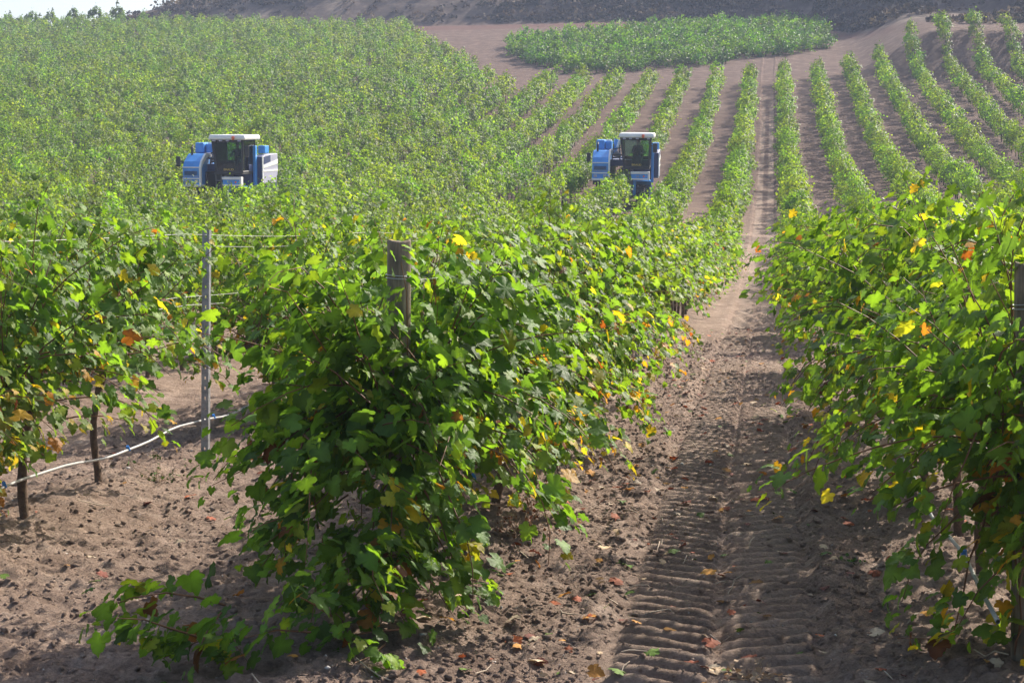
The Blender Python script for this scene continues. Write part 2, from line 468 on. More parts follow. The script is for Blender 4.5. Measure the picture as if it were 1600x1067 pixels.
def vine_arrays(seed, kind, nshoot=17, hmax=1.62, spread=0.30, nhang=5, half_len=0.6, extra=(), node=0.062, size=(0.075, 0.128), laterals=0.5, py=0.05, pb=0.015):
    r = np.random.default_rng(seed)
    shoots = []
    for i in range(nshoot):
        u = -half_len + 2 * half_len * (i + 0.5) / nshoot + r.normal(0, 0.04)
        shoots.append(grow_shoot(r, (r.normal(0, 0.04), u, 0.76 + r.normal(0, 0.04)), (r.normal(0, spread), r.normal(0, 0.22), 1.0),
                                 r.uniform(0.75, 1.35), r.uniform(0.015, 0.075), hmax + r.normal(0, 0.10)))
    for i in range(nhang):
        sgn = 1 if r.random() < 0.5 else -1
        shoots.append(grow_shoot(r, (0.05 * sgn, r.uniform(-half_len, half_len), 0.85 + r.normal(0, 0.08)), (sgn * r.uniform(0.4, 1.0), r.normal(0, 0.3), r.uniform(-0.1, 0.7)),
                                 r.uniform(0.6, 1.05), r.uniform(0.10, 0.2), hmax))
    for (b, d, ln, dr) in extra:
        shoots.append(grow_shoot(r, b, d, ln, dr, hmax + 0.12))
    P, T, N, S, OLD = [], [], [], [], []
    for sh in shoots:
        seg = np.linalg.norm(np.diff(sh, axis=0), axis=1); L = seg.sum()
        cum = np.concatenate([[0], np.cumsum(seg)])
        s = 0.05; side = 1
        while s < L:
            i = min(np.searchsorted(cum, s) - 1, len(seg) - 1); i = max(i, 0)
            f = (s - cum[i]) / max(seg[i], 1e-6); p = sh[i] * (1 - f) + sh[i + 1] * f
            d = norm(sh[i + 1] - sh[i])
            lat = np.cross(d, np.array([r.normal(), r.normal(), r.normal() * 0.4])); lat = norm(lat) * side
            out = np.array([np.sign(p[0] + r.normal(0, 0.12)), r.normal(0, 0.35), 0.0])
            k = 1 + (r.random() < laterals) + (r.random() < laterals * 0.4)
            for j in range(k):
                pet = norm(lat * (1 if j == 0 else r.normal()) + out * 0.5 + np.array([r.normal(0, 0.5), r.normal(0, 0.5), r.uniform(-0.1, 0.5)])) * r.uniform(0.05, 0.11)
                q = p + pet
                tip = np.array([out[0] * 0.55 + r.normal(0, 0.5), r.normal(0, 0.55), -0.65 + r.normal(0, 0.35)]) + pet * 3
                nr = np.array([out[0] * 0.8 + r.normal(0, 0.35), r.normal(0, 0.5), 0.65 + r.normal(0, 0.3)])
                P.append(q); T.append(tip); N.append(nr)
                t = s / L
                sz = r.uniform(*size) * (1.0 if t < 0.75 else 1.0 - 1.6 * (t - 0.75)) * (0.75 if j else 1)
                S.append(sz); OLD.append(max(0.0, 1 - (q[2] - 0.3) / 0.8))
            s += node * r.uniform(0.7, 1.4); side = -side
    P, T, N, S, OLD = map(np.array, (P, T, N, S, OLD))
    C = leaf_colours(len(P), r, np.clip(OLD, 0, 1), py, pb)
    fol = leaf_mesh_arrays(P, T, N, S, C, kind, r)
    return fol, shoots, r

def trunk_arrays(r, half_len=0.6):
    lean = r.normal(0, 0.05, 2)
    pts = []
    for i in range(9):
        t = i / 8
        pts.append((lean[0] * t + 0.026 * math.sin(5 * t + lean[0] * 60), lean[1] * t + 0.02 * math.sin(6 * t + 1), -0.06 + 0.82 * t))
    rad = [0.028 - 0.008 * i / 8 + r.uniform(-0.004, 0.004) for i in range(9)]
    rad[-1] = 0.028; rad[-2] = 0.026; rad[0] = 0.034
    parts = [tube_arrays(pts, rad, 8)]
    top = np.array(pts[-1])
    for sg in (-1, 1):
        arm = [top + np.array((0, 0, -0.02))]
        for i in range(1, 6): arm.append(top + np.array((r.normal(0, 0.012), sg * half_len * i / 5, 0.02 + 0.05 * math.sin(i) * 0.5)))
        parts.append(tube_arrays(arm, [0.022, 0.019, 0.017, 0.016, 0.014, 0.01], 6))
    return join_arrays(parts)

def make_proto(seed, kind, **kw):
    fol, shoots, r = vine_arrays(seed, kind, **kw)
    fme = mesh_np('foliage', fol[0], fol[1], M_LEAF, col=fol[2])
    tv, tf = trunk_arrays(r)
    tme = mesh_np('trunk', tv, tf, M_BARK)
    tubes = [tube_arrays(s[::2] if len(s) > 5 else s, np.linspace(0.0052, 0.0018, len(s[::2] if len(s) > 5 else s)), 4) for s in shoots]
    sv, sf = join_arrays(tubes)
    sme = mesh_np('shoots', sv, sf, M_CANE)
    return fme, tme, sme

HI = [make_proto(100 + i, 'hi', nshoot=20, nhang=9 + i % 3, spread=0.30, hmax=1.52, laterals=0.95, node=0.048, size=(0.050, 0.097), py=0.065 + 0.05 * (i % 3 == 0), pb=0.012) for i in range(10)]
MID = [make_proto(200 + i, 'mid', nshoot=19, nhang=9, spread=0.31, hmax=1.50, laterals=0.9, size=(0.068, 0.118), py=0.035, pb=0.008) for i in range(8)]
# row-end vine by the wooden post: sprawls towards the headland and down to the ground
def sprawl(r, n, xr, yr, zr, dx, dy, dz, ln, dr):
    return [((r.uniform(*xr), r.uniform(*yr), r.uniform(*zr)), (r.uniform(*dx), r.uniform(*dy), r.uniform(*dz)), r.uniform(*ln), r.uniform(*dr)) for _ in range(n)]
_er = np.random.default_rng(77)
ex_end = (sprawl(_er, 26, (-0.25, 0.15), (-0.55, 0.4), (0.7, 1.05), (-0.8, 0.2), (-0.7, 0.1), (-0.2, 0.45), (0.7, 1.1), (0.06, 0.14))
          + sprawl(_er, 24, (-0.40, 0.20), (-0.80, -0.30), (0.55, 1.05), (-0.5, 0.5), (-0.5, 0.1), (-0.5, 0.3), (0.6, 0.95), (0.14, 0.24))
          + sprawl(_er, 12, (-0.35, 0.15), (-1.05, -0.7), (0.25, 0.5), (-0.15, 0.3), (-0.6, -0.1), (-0.2, 0.4), (0.4, 0.7), (0.08, 0.16))
          + sprawl(_er, 10, (-0.75, 0.15), (-1.55, -1.20), (0.05, 0.22), (-0.6, 0.2), (-0.5, -0.05), (-0.05, 0.3), (0.35, 0.65), (0.06, 0.14))
          + sprawl(_er, 10, (-0.35, 0.15), (-0.7, 0.2), (0.7, 0.9), (-0.6, 0.35), (-0.35, 0.1), (0.7, 1.0), (0.7, 1.0), (0.03, 0.08)))
END_L = make_proto(301, 'hi', nshoot=22, nhang=10, spread=0.42, hmax=1.48, laterals=1.0, node=0.043, size=(0.056, 0.108), extra=ex_end, py=0.022, pb=0.010)
ex_r = (sprawl(_er, 10, (-0.2, 0.1), (-0.5, 0.3), (0.7, 1.0), (-0.4, 0.2), (-0.6, 0.1), (0.0, 0.8), (0.6, 0.95), (0.05, 0.13))
        + sprawl(_er, 8, (-0.2, 0.2), (-0.6, 0.2), (0.6, 0.85), (-0.3, 0.4), (-0.4, 0.2), (-0.4, 0.2), (0.6, 0.9), (0.14, 0.22))
        + sprawl(_er, 14, (-0.25, 0.25), (-0.75, -0.45), (0.5, 1.15), (-0.4, 0.4), (-0.4, 0.1), (-0.5, 0.3), (0.5, 0.8), (0.14, 0.24))
        + sprawl(_er, 16, (-0.25, 0.2), (-0.7, 0.4), (0.45, 0.8), (-0.1, 0.5), (-0.4, 0.1), (-0.5, 0.1), (0.4, 0.7), (0.16, 0.28)))
END_R = make_proto(302, 'hi', nshoot=20, nhang=12, spread=0.40, hmax=1.46, laterals=0.95, node=0.044, size=(0.050, 0.097), extra=ex_r, py=0.085, pb=0.012)
HANG = []
for i in range(5):
    sd = (0.0, 0.35) if i % 2 == 0 else (-0.35, 0.35)
    exh = (sprawl(_er, 20, sd, (-0.6, 0.6), (0.65, 0.95), (0.1 if i % 2 == 0 else -0.7, 0.8), (-0.4, 0.4), (-0.4, 0.3), (0.55, 0.85), (0.14, 0.26))
           + sprawl(_er, 8, (-0.2, 0.2), (-0.5, 0.5), (0.35, 0.6), (-0.6, 0.6), (-0.3, 0.3), (-0.1, 0.5), (0.3, 0.55), (0.1, 0.2)))
    HANG.append(make_proto(330 + i, 'hi', nshoot=20, nhang=8, spread=0.32, hmax=1.55, laterals=0.95, node=0.048, size=(0.050, 0.097), extra=exh, py=0.13, pb=0.014))
ex_r2 = sprawl(_er, 9, (-0.2, 0.1), (-0.5, 0.5), (0.9, 1.2), (-1.0, -0.5), (-0.3, 0.3), (0.1, 0.6), (0.8, 1.2), (0.05, 0.10))
WIDE_R = [make_proto(310 + i, 'hi', nshoot=20, nhang=9, spread=0.42, hmax=1.56, laterals=0.95, node=0.048, size=(0.050, 0.097), extra=ex_r2[3 * i:3 * i + 5], py=0.06, pb=0.015) for i in range(2)]

# ------------------------------------------------------------------ where vines stand
HARV_R, HARV_L = (row_x(3) - 0.05, 81.0), (row_x(9) - 0.6, 71.5)          # harvester positions (tunnel centre, ground)
def row_end(x):
    return float(np.interp(x, [-90, -70, -40, -36, -27, -20, -16, -4, 3, 6, 12, 20, 40], [203, 201, 190, 178, 152, 131, 139, 139, 142, 146, 150, 150, 150]))
cand = []
vr = np.random.default_rng(42)
for k in list(range(1, 42)) + [-i for i in range(1, 13)]:
    X = row_x(k)
    y0 = {1: 7.85, 2: 8.1, -1: 7.15}.get(k, 8.3 + 0.4 * vr.random())
    n = 0
    yv = y0
    while yv < row_end(X):
        if not (k < 0 and 64.5 < yv < 66.5) and not (k == 1 and yv > 1e9):
            if (vr.random() > 0.045 or yv < 16) and not (k == 2 and abs(yv - 12.3) < 0.62) and not (k == 9 and 65.2 < yv < 69.9):
                cand.append((k, X + vr.normal(0, 0.05), yv))
        yv += 1.2
def px2x(px, Y): return -Y * math.tan(yaw - math.atan((px - 800.0) / F_PX))
def in_frame(X, Y, mx=1.0):
    return -0.468 * Y - mx < X < 0.142 * Y + mx
vis = [c for c in cand if in_frame(c[1], c[2], 2.0)]
vis.sort(key=lambda c: c[2] * c[2] + c[1] * c[1])
near, far = vis[:298], vis[298:]
near.sort(key=lambda c: (c[0], c[2]))

ORD = "first second third fourth fifth sixth seventh eighth ninth tenth eleventh twelfth thirteenth fourteenth fifteenth sixteenth seventeenth eighteenth nineteenth".split()
TENS = {2: 'twenty', 3: 'thirty', 4: 'forty', 5: 'fifty'}
TENTH = {2: 'twentieth', 3: 'thirtieth', 4: 'fortieth', 5: 'fiftieth'}
def ordinal(i):
    if i <= 19: return ORD[i - 1]
    return TENTH[i // 10] if i % 10 == 0 else TENS[i // 10] + '-' + ORD[i % 10 - 1]
ROWNAME = {1: 'the row behind the round wooden post', 2: 'the row with the tall perforated steel post',
           -1: 'the shaded row with the white drip hose', -2: 'the row just beyond the shaded row', -3: 'the second row beyond the shaded row', -4: 'the third row beyond the shaded row'}
GROUPS = {}
def place_vine(i, n, k, X, Y):
    hr = random.Random(i * 31 + 5)
    if k == 1 and n == 1: pr = END_L
    elif k == -1 and n == 1: pr = END_R
    elif k == -1 and n in (5, 7): pr = WIDE_R[(n // 2) % 2]
    elif (k == 1 and n < 6) or (k == 2 and n < 8 and n != 3) or (k == -1 and n == 4): pr = HANG[(2 * n) % 5 if k == 1 and n < 4 else hr.randrange(5)]
    else: pr = HI[hr.randrange(len(HI))] if Y < 26 else MID[hr.randrange(len(MID))]
    root = link('grape_vine', None, loc=(X, Y, float(H(X, Y)) + 0.05))
    special = (k in (1, -1) and n == 1) or (k == 1 and n in (2, 3))
    root.rotation_euler.z = (0 if special or (k == -1 and n in (5, 7)) else (math.pi if hr.random() < 0.5 else 0) + hr.uniform(-0.12, 0.12))
    sc = 1.0 if special else hr.uniform(0.92, 1.08)
    root.scale = (sc * (1.0 if special else hr.uniform(0.9, 1.15)), sc, sc * hr.uniform(0.95, 1.06))
    where = ROWNAME.get(k, 'the %s row behind the steel post' % ordinal(max(1, k - 2)))
    if k == 1 and n == 1: lab = 'sprawling row-end grape vine wrapped round the wooden post, shoots trailing to the ground'
    elif k == -1 and n == 1: lab = 'shaded row-end grape vine with yellow lower leaves beside the dark wooden post'
    else: lab = '%s grape vine from the near end of %s' % (ordinal(n), where)
    tag(root, lab, 'grape vine', 'grape vines trained along the trellis rows')
    for nm, me in zip(('foliage', 'trunk', 'shoots'), pr):
        link(nm, me, root)
cnt = {}
for i, (k, X, Y) in enumerate(near):
    cnt[k] = cnt.get(k, 0) + 1
    place_vine(i, cnt[k], k, X, Y)

# ------------------------------------------------------------------ the many vines further off: one mass
def far_proto(seed, nleaf, size):
    r = np.random.default_rng(seed)
    n = nleaf
    nc = 12
    cy_ = r.uniform(-0.62, 0.62, nc); ct = r.random(nc) ** 0.7
    cz = 0.50 + (1.12 + 0.16 * np.sin(5 * cy_ + seed)) * ct
    cx = r.choice([-1, 1], nc) * (0.14 + 0.34 * np.sin(np.clip((cz - 0.3) / 1.45, 0, 1) * math.pi)) * np.sqrt(r.random(nc))
    w = r.uniform(0.4, 1.6, nc); w /= w.sum()
    ci = r.choice(nc, n, p=w)
    x = cx[ci] + r.normal(0, 0.12, n); y = cy_[ci] + r.normal(0, 0.13, n); z = np.maximum(cz[ci] + r.normal(0, 0.13, n), 0.2)
    stray = r.random(n) < 0.05
    z[stray] += r.uniform(0.05, 0.3, stray.sum())
    P = np.stack([x, y, z], -1)
    sg = np.sign(x); clump_tone = r.uniform(0.75, 1.25, nc)[ci][:, None]
    T = np.stack([sg * 0.6 + r.normal(0, 0.5, n), r.normal(0, 0.6, n), -0.6 + r.normal(0, 0.4, n)], -1)
    N = np.stack([sg * 0.7 + r.normal(0, 0.45, n), r.normal(0, 0.55, n), 0.75 + r.normal(0, 0.35, n)], -1)
    S = r.uniform(size * 0.75, size * 1.25, n)
    C = leaf_colours(n, r, np.clip(1 - (z - 0.3) / 0.9, 0, 1), 0.012, 0.002)
    C = (0.6 * C + 0.4 * C.mean(0)) * clump_tone * np.array([1.18, 1.18, 0.8])
    v, f, c = leaf_mesh_arrays(P, T, N, S, C, 'lo', r)
    # trunk as a slim strip prism
    tv, tf = tube_arrays([(0, 0, -0.1), (0.02, 0.01, 0.4), (0, 0, 0.8)], [0.04, 0.035, 0.03], 3)
    tf = np.concatenate([tf[:, [0, 1, 2]], tf[:, [0, 2, 3]]])
    return np.concatenate([v, tv]), np.concatenate([f, tf + len(v)]), np.concatenate([c, np.tile((0.07, 0.05, 0.035), (len(tv), 1))])
FAR_A = [far_proto(500 + i, 520, 0.100) for i in range(6)]
FAR_B = [far_proto(520 + i, 330, 0.125) for i in range(6)]
def mass(name, places, protos_of, label, cat):
    vs, fs, cs, o = [], [], [], 0
    r = np.random.default_rng(9)
    for (X, Y, rot, sc) in places:
        v, f, c = protos_of(Y)[r.integers(0, 6)]
        a = rot + (math.pi if r.random() < 0.5 else 0)
        ca, sa = math.cos(a), math.sin(a)
        w = v * np.array([sc[0], sc[1], sc[2]])
        w = np.stack([w[:, 0] * ca - w[:, 1] * sa + X, w[:, 0] * sa + w[:, 1] * ca + Y, w[:, 2]], -1)
        w[:, 2] += H(w[:, 0], w[:, 1])
        vs.append(w); fs.append(f + o); o += len(v)
        cs.append(c * r.uniform(0.6, 1.2) * np.array([r.uniform(0.8, 1.2), 1, 1]))
    me = mesh_np(name, np.concatenate(vs), np.concatenate(fs), M_LEAF, col=np.concatenate(cs), smooth=False)
    return tag(link(name, me), label, cat, kind='stuff')
pl = []
for (k, X, Y) in far:
    pl.append((X, Y, vr.normal(0, 0.08), (vr.uniform(0.65, 1.2) * (1.0 if k < 6 else 1.15), 1.02, (vr.uniform(0.78, 1.2) if k < 6 else vr.uniform(0.93, 1.12)) * (0.93 if k < 0 or k < 4 else 1.02))))
mass('distant_vines', pl, lambda Y: FAR_A if Y < 105 else FAR_B, 'green vine rows covering the far slope behind the harvesters', 'vines')
pl = []
POLY = [(-25.5, 165), (-21, 156), (-16.5, 148.5), (-11, 150.5), (-5.7, 154), (0, 159.5), (4.6, 164), (5.0, 191), (-6, 189), (-16, 184), (-25.5, 175)]
def inside(x, y, poly):
    c = False
    for (x0, y0), (x1, y1) in zip(poly, poly[1:] + poly[:1]):
        if (y0 > y) != (y1 > y) and x < (x1 - x0) * (y - y0) / (y1 - y0) + x0: c = not c
    return c
for j in range(30):
    x = -27 + vr.uniform(0, 0.8)
    while x < 6:
        yy = 140 + 1.9 * j + 0.30 * (x + 10) + 0.9 * math.sin(x * 0.2)
        if inside(x + vr.normal(0, 0.7), yy + vr.normal(0, 1.0), POLY):
            pl.append((x, yy + vr.normal(0, 0.15), math.pi / 2 + 0.3 + vr.normal(0, 0.15), (vr.uniform(1.2, 1.8), 1.05, vr.uniform(0.85, 1.3))))
        x += 1.15
DARKB = [(np.stack([v[:, 0] * 1.15, v[:, 1], np.maximum(v[:, 2] * 1.05 - 0.42, -0.1)], -1), f, c * np.array([0.68, 0.78, 0.80])) for v, f, c in FAR_B]
mass('cross_block_vines', pl, lambda Y: DARKB, 'dark green block of vines planted crosswise below the scrub hill', 'vines')

# skyline vines standing up against the sky, upper left corner
sky_px = [(18, 0.95), (32, 0.7), (53, 1.0), (66, 0.75), (84, 1.0), (117, 1.05), (152, 1.0), (186, 1.0)]
SKYLAB = ['squat dark vine on the crest against the sky, at the picture corner', 'low dark sprig of vine on the crest, second from the picture corner', 'broad dark vine on the skyline left of the bare crest', 'thin upright vine sprig on the skyline beside a broad one',
          'broad leaning vine on the skyline just before the bare crest', 'narrow windswept vine alone on the bare pink crest, touching the top edge', 'pointed bushy vine on the bare crest between two others', 'leaning dark vine where the bare crest meets the scrub hill']
SKY_PROTO = [far_proto(560 + i, 420, 0.19) for i in range(4)]
for i, (px, s) in enumerate(sky_px):
    Y = 204.0; X = px2x(px, Y)
    v, f, c = SKY_PROTO[i % 4]
    v = v.copy(); tt = np.clip(v[:, 2] / 1.6, 0, 1.2)
    v[:, 1] *= 0.9; v[:, 0] *= 1.9 * (1.15 - 0.75 * tt); v[:, 0] += 0.35 * tt; v[:, 2] *= 1.45 * s
    o = link('skyline_vine', mesh_np('skyline_vine', v, f, M_LEAF, col=c * 0.6, smooth=False), loc=(X, Y, float(H(X, Y)) - 0.1))  # leaf tint darkened to stand for the backlit silhouette
    tag(o, SKYLAB[i], 'grape vine', 'vines standing on the skyline')

# ------------------------------------------------------------------ posts, wires, hoses
def lathe_bm(profile, seg=24):
    bm = bmesh.new(); rings = []
    for r_, z in profile:
        rings.append([bm.verts.new((r_ * math.cos(2 * math.pi * i / seg), r_ * math.sin(2 * math.pi * i / seg), z)) for i in range(seg)])
    for a, b in zip(rings[:-1], rings[1:]):
        for i in range(seg): bm.faces.new((a[i], a[(i + 1) % seg], b[(i + 1) % seg], b[i]))
    bm.faces.new(rings[0][::-1]); bm.faces.new(rings[-1])
    return bm
def bm_obj(name, bm, mat, parent=None, loc=None, bevel=0.0, smooth=False):
    bmesh.ops.recalc_face_normals(bm, faces=bm.faces)
    me = bpy.data.meshes.new(name); bm.to_mesh(me); bm.free()
    for m in (mat if isinstance(mat, (list, tuple)) else [mat]): me.materials.append(m)
    if smooth: me.polygons.foreach_set('use_smooth', [True] * len(me.polygons))
    o = link(name, me, parent, loc)
    if bevel:
        md = o.modifiers.new('b', 'BEVEL'); md.width = bevel; md.segments = 2; md.limit_method = 'ANGLE'
    return o

def wood_post(X, Y, top, lean, label, seed):
    r = random.Random(seed)
    z0 = float(H(X, Y))
    root = link('wooden_post', None, loc=(X, Y, z0))
    tag(root, label, 'post', 'wooden row-end posts')
    root.rotation_euler = lean
    prof = []
    for i in range(15):
        t = i / 14; prof.append((0.056 - 0.003 * t, -0.3 + (top + 0.3 - 0.006) * t))
    prof.append((0.050, top))
    bm = lathe_bm(prof, 28)
    for v in bm.verts:
        a = math.atan2(v.co.y, v.co.x)
        f = 1 + 0.018 * math.sin(3 * a + seed) + 0.012 * math.sin(7 * a + 2.3 * seed) + 0.012 * math.sin(v.co.z * 6 + a)
        v.co.x *= f; v.co.y *= f
        if v.co.z > top - 0.02: v.co.z += 0.006 * math.sin(2 * a + seed)
    bm_obj('post', bm, M_WOOD, root)
    for zz in (top - 0.155, top - 0.170):
        bm = bmesh.new()
        pts = [(0.0585 * math.cos(a), 0.0585 * math.sin(a), zz + 0.004 * math.sin(a * 1.0 + zz * 40)) for a in np.linspace(0, 2 * math.pi, 30)]
        v, f = tube_arrays(pts, [0.0018] * 30, 5)
        link('wire_loop', mesh_np('wire_loop', v, f, M_WIRE), root)
    return root
POST_L = (ROW_L1 - 0.035, 7.56); POST_R = (ROW_R1 + 0.005, 6.75)
wood_post(*POST_L, 1.69, (0.0, 0.012, 0), 'round sawn wooden post standing up out of the sprawling sunlit vine', 1)
wood_post(*POST_R, 1.615, (0.0, -0.01, 0), 'dark wooden post at the end of the shaded row by the picture edge', 2)

def steel_post(X, Y, top, label, lean=(0, 0, 0), z0=None):
    z0 = float(H(X, Y)) if z0 is None else z0
    bm = bmesh.new()
    # open C profile with folded lips, punched with slots along both flanges
    prof = [(-0.018, 0.026), (-0.027, 0.026), (-0.027, -0.020), (0.027, -0.020), (0.027, 0.026), (0.018, 0.026)]
    zs = [-0.3]
    z = 0.1
    while z < top: zs += [z, z + 0.022]; z += 0.075
    zs = [q for q in zs if q < top] + [top]
    rings = [[bm.verts.new((a, b, q)) for a, b in prof] for q in zs]
    for i in range(len(rings) - 1):
        for j in range(5):
            slot = (i % 2 == 1) and j == 2
            if slot:
                A, B, C, D = rings[i][j], rings[i][j + 1], rings[i + 1][j + 1], rings[i + 1][j]
                for t0, t1 in ((0, 0.36), (0.64, 1.0)):
                    q = [bm.verts.new(A.co.lerp(B.co, t0)), bm.verts.new(A.co.lerp(B.co, t1)), bm.verts.new(D.co.lerp(C.co, t1)), bm.verts.new(D.co.lerp(C.co, t0))]
                    bm.faces.new(q)
            else:
                bm.faces.new((rings[i][j], rings[i][j + 1], rings[i + 1][j + 1], rings[i + 1][j]))
    o = bm_obj('steel_post', bm, M_STEEL, None, (X, Y, z0))
    md = o.modifiers.new('s', 'SOLIDIFY'); md.thickness = 0.0025
    o.rotation_euler = lean
    tag(o, label, 'post', 'steel trellis posts')
    return o
steel_post(-4.14, 12.3, 1.73, 'tall grey perforated steel post leaning slightly among the sunlit vines', (0, 0.018, 0))
steel_post(-1.54, 20.4, 1.55, 'thin steel post half hidden at the foot of the sunlit row by the path')
steel_post(ROW_R1, 16.2, 1.5, 'short steel post standing inside the shaded row where the drip hose begins')

def wire(name, pts, rad, mat, label, cat, group, n=5):
    v, f = tube_arrays(pts, [rad] * len(pts), n)
    return tag(link(name, mesh_np(name, v, f, mat)), label, cat, group)
def sag(x, z, y0, y1, sagv=0.02, per=6.0):
    ys_ = np.linspace(y0, y1, max(2, int((y1 - y0) / 0.6)))
    return [(x + 0.004 * math.sin(yy * 3), yy, float(H(x, yy)) + z - sagv * abs(math.sin(yy * math.pi / per))) for yy in ys_]
W = 'trellis wires strung along the rows'
wire('trellis_wire', sag(row_x(1), 1.52, 7.62, 40), 0.0016, M_WIRE, 'taut upper wire tied to the round wooden post', 'wire', W)
wire('trellis_wire', sag(row_x(1), 1.05, 7.62, 40), 0.0016, M_WIRE, 'lower wire running through the foliage behind the round wooden post', 'wire', W)
wire('trellis_wire', sag(row_x(2) + 0.02, 1.70, 9.0, 45, 0.03), 0.0020, M_WIRE, 'topmost shiny wire hooked at the top of the steel post', 'wire', W)
wire('trellis_wire', sag(row_x(2) - 0.05, 1.62, 12.9, 45, 0.04), 0.0019, M_WIRE, 'shiny wire just under the topmost one beyond the steel post', 'wire', W)
wire('trellis_wire', sag(row_x(2) - 0.03, 1.24, 9.0, 45, 0.03), 0.0019, M_WIRE, 'shiny wire fixed halfway up the steel post', 'wire', W)
wire('trellis_wire', sag(row_x(2) - 0.06, 1.18, 9.0, 13.2, 0.05), 0.0019, M_WIRE, 'slack wire hanging beneath the middle wire of the steel post', 'wire', W)
wire('trellis_wire', sag(row_x(-1), 1.46, 6.8, 40), 0.0016, M_WIRE, 'upper wire tied to the dark post of the shaded row', 'wire', W)
def hose(X, y0, y1, z, label, seed, clips=True):
    r = random.Random(seed)
    ys_ = np.linspace(y0, y1, int((y1 - y0) / 0.2))
    pts = [(X + 0.012 * math.sin(yy * 1.1 + seed), yy, float(H(X, yy)) + z + 0.022 * math.sin(yy * 2.6 + seed) + 0.004 * math.sin(yy * 7.1)) for yy in ys_]
    root = link('drip_hose', None, loc=(0, 0, 0)); tag(root, label, 'drip hose', 'drip irrigation hoses')
    v, f = tube_arrays(pts, [0.0085] * len(pts), 8)
    link('tube', mesh_np('tube', v, f, M_HOSE), root)
    for i in range(5, len(pts) - 3, 9):
        p = pts[i]; bm = bmesh.new()
        bmesh.ops.create_cone(bm, cap_ends=True, segments=10, radius1=0.014, radius2=0.010, depth=0.035, matrix=Matrix.Translation((p[0], p[1], p[2] + 0.012)) @ Matrix.Rotation(0.5, 4, 'X'))
        bm_obj('emitter', bm, M_BLUEPL, root)
hose(ROW_R1 - 0.17, 6.3, 16.0, 0.36, 'pale plastic drip hose sagging under the shaded row by the path', 1)
hose(row_x(2) + 0.03, 8.0, 22.0, 0.30, 'pale drip hose under the row of the tall steel post', 2)
hose(row_x(1) + 0.03, 8.2, 20.0, 0.36, 'pale drip hose hidden under the sunlit row beside the path', 3)

# ------------------------------------------------------------------ ground litter (stuff)
def ico_blob(r, n=1):
    bm = bmesh.new(); bmesh.ops.create_icosphere(bm, subdivisions=n, radius=1)
    v = np.array([x.co[:] for x in bm.verts]); f = np.array([[q.index for q in p.verts] for p in bm.faces]); bm.free()
    v = v * (1 + r.normal(0, 0.40, (len(v), 1))); return v, f
def scatter(name, n, mat, size, label, seed, squash=0.6, region=None, sub=1, bury=-0.15, power=4.5):
    r = np.random.default_rng(seed)
    blobs = [ico_blob(r, sub) for _ in range(8)]
    Y = 4.9 + (26 - 4.9) * r.random(n) ** 1.7
    X = r.uniform(-1, 1, n)
    X = np.where(r.random(n) < 0.52, -0.3 + 1.5 * X, -3.1 + 2.3 * X)
    u = np.abs(X + 0.245)
    keep = (u > 0.42) | (r.random(n) < 0.22)
    X, Y = X[keep], Y[keep]; n = len(X)
    S = size[0] + (size[1] - size[0]) * r.random(n) ** power
    Z = HM(X, Y)
    vs, fs, o = [], [], 0
    for i in range(n):
        v, f = blobs[r.integers(0, 8)]
        a = r.uniform(0, 6.28); ca, sa = math.cos(a), math.sin(a)
        w = v * np.array([r.uniform(0.8, 1.3), r.uniform(0.7, 1.0), r.uniform(0.5, 1) * squash / 0.7]) * S[i]
        w = np.stack([w[:, 0] * ca - w[:, 1] * sa + X[i], w[:, 0] * sa + w[:, 1] * ca + Y[i], w[:, 2] + Z[i] + S[i] * bury * squash], -1)
        vs.append(w); fs.append(f + o); o += len(w)
    me = mesh_np(name, np.concatenate(vs), np.concatenate(fs), mat, smooth=False)
    return tag(link(name, me), label, name.replace('_', ' '), kind='stuff')
scatter('clods', 110000, M_SOIL, (0.003, 0.021), 'loose brown clods of earth strewn over the tilled aisles', 1, 0.75)
scatter('pebbles', 1000, M_PEBBLE, (0.003, 0.016), 'pale pebbles strewn over the tilled soil', 2, 0.6)
def litter(name, n, seed, pal, size, label, yr=(5.0, 30), cx=None):
    r = np.random.default_rng(seed)
    Y = yr[0] + (yr[1] - yr[0]) * r.random(n) ** 1.6
    X = np.where(r.random(n) < 0.68, r.normal(-0.45, 0.65, n), r.uniform(-5.2, 1.4, n))
    P = np.stack([X, Y, HM(X, Y) + 0.012], -1)
    a = r.uniform(0, 6.28, n)
    T = np.stack([np.cos(a), np.sin(a), r.uniform(-0.15, 0.5, n)], -1)
    N = np.stack([r.normal(0, 0.35, n), r.normal(0, 0.35, n), np.ones(n)], -1)
    C = pal[r.integers(0, len(pal), n)] * r.uniform(0.6, 1.25, (n, 1))
    v, f, c = leaf_mesh_arrays(P, T, N, r.uniform(*size, n), C, 'hi', r)
    return tag(link(name, mesh_np(name, v, f, M_LITTER, col=c)), label, name.replace('_', ' '), kind='stuff')
litter('fallen_leaves', 1150, 3, np.array([(0.36, 0.11, 0.04), (0.26, 0.08, 0.035), (0.48, 0.24, 0.05), (0.45, 0.33, 0.20), (0.16, 0.06, 0.04), (0.10, 0.17, 0.03), (0.42, 0.34, 0.24)]), (0.022, 0.072), 'dry orange and brown vine leaves fallen on the path')
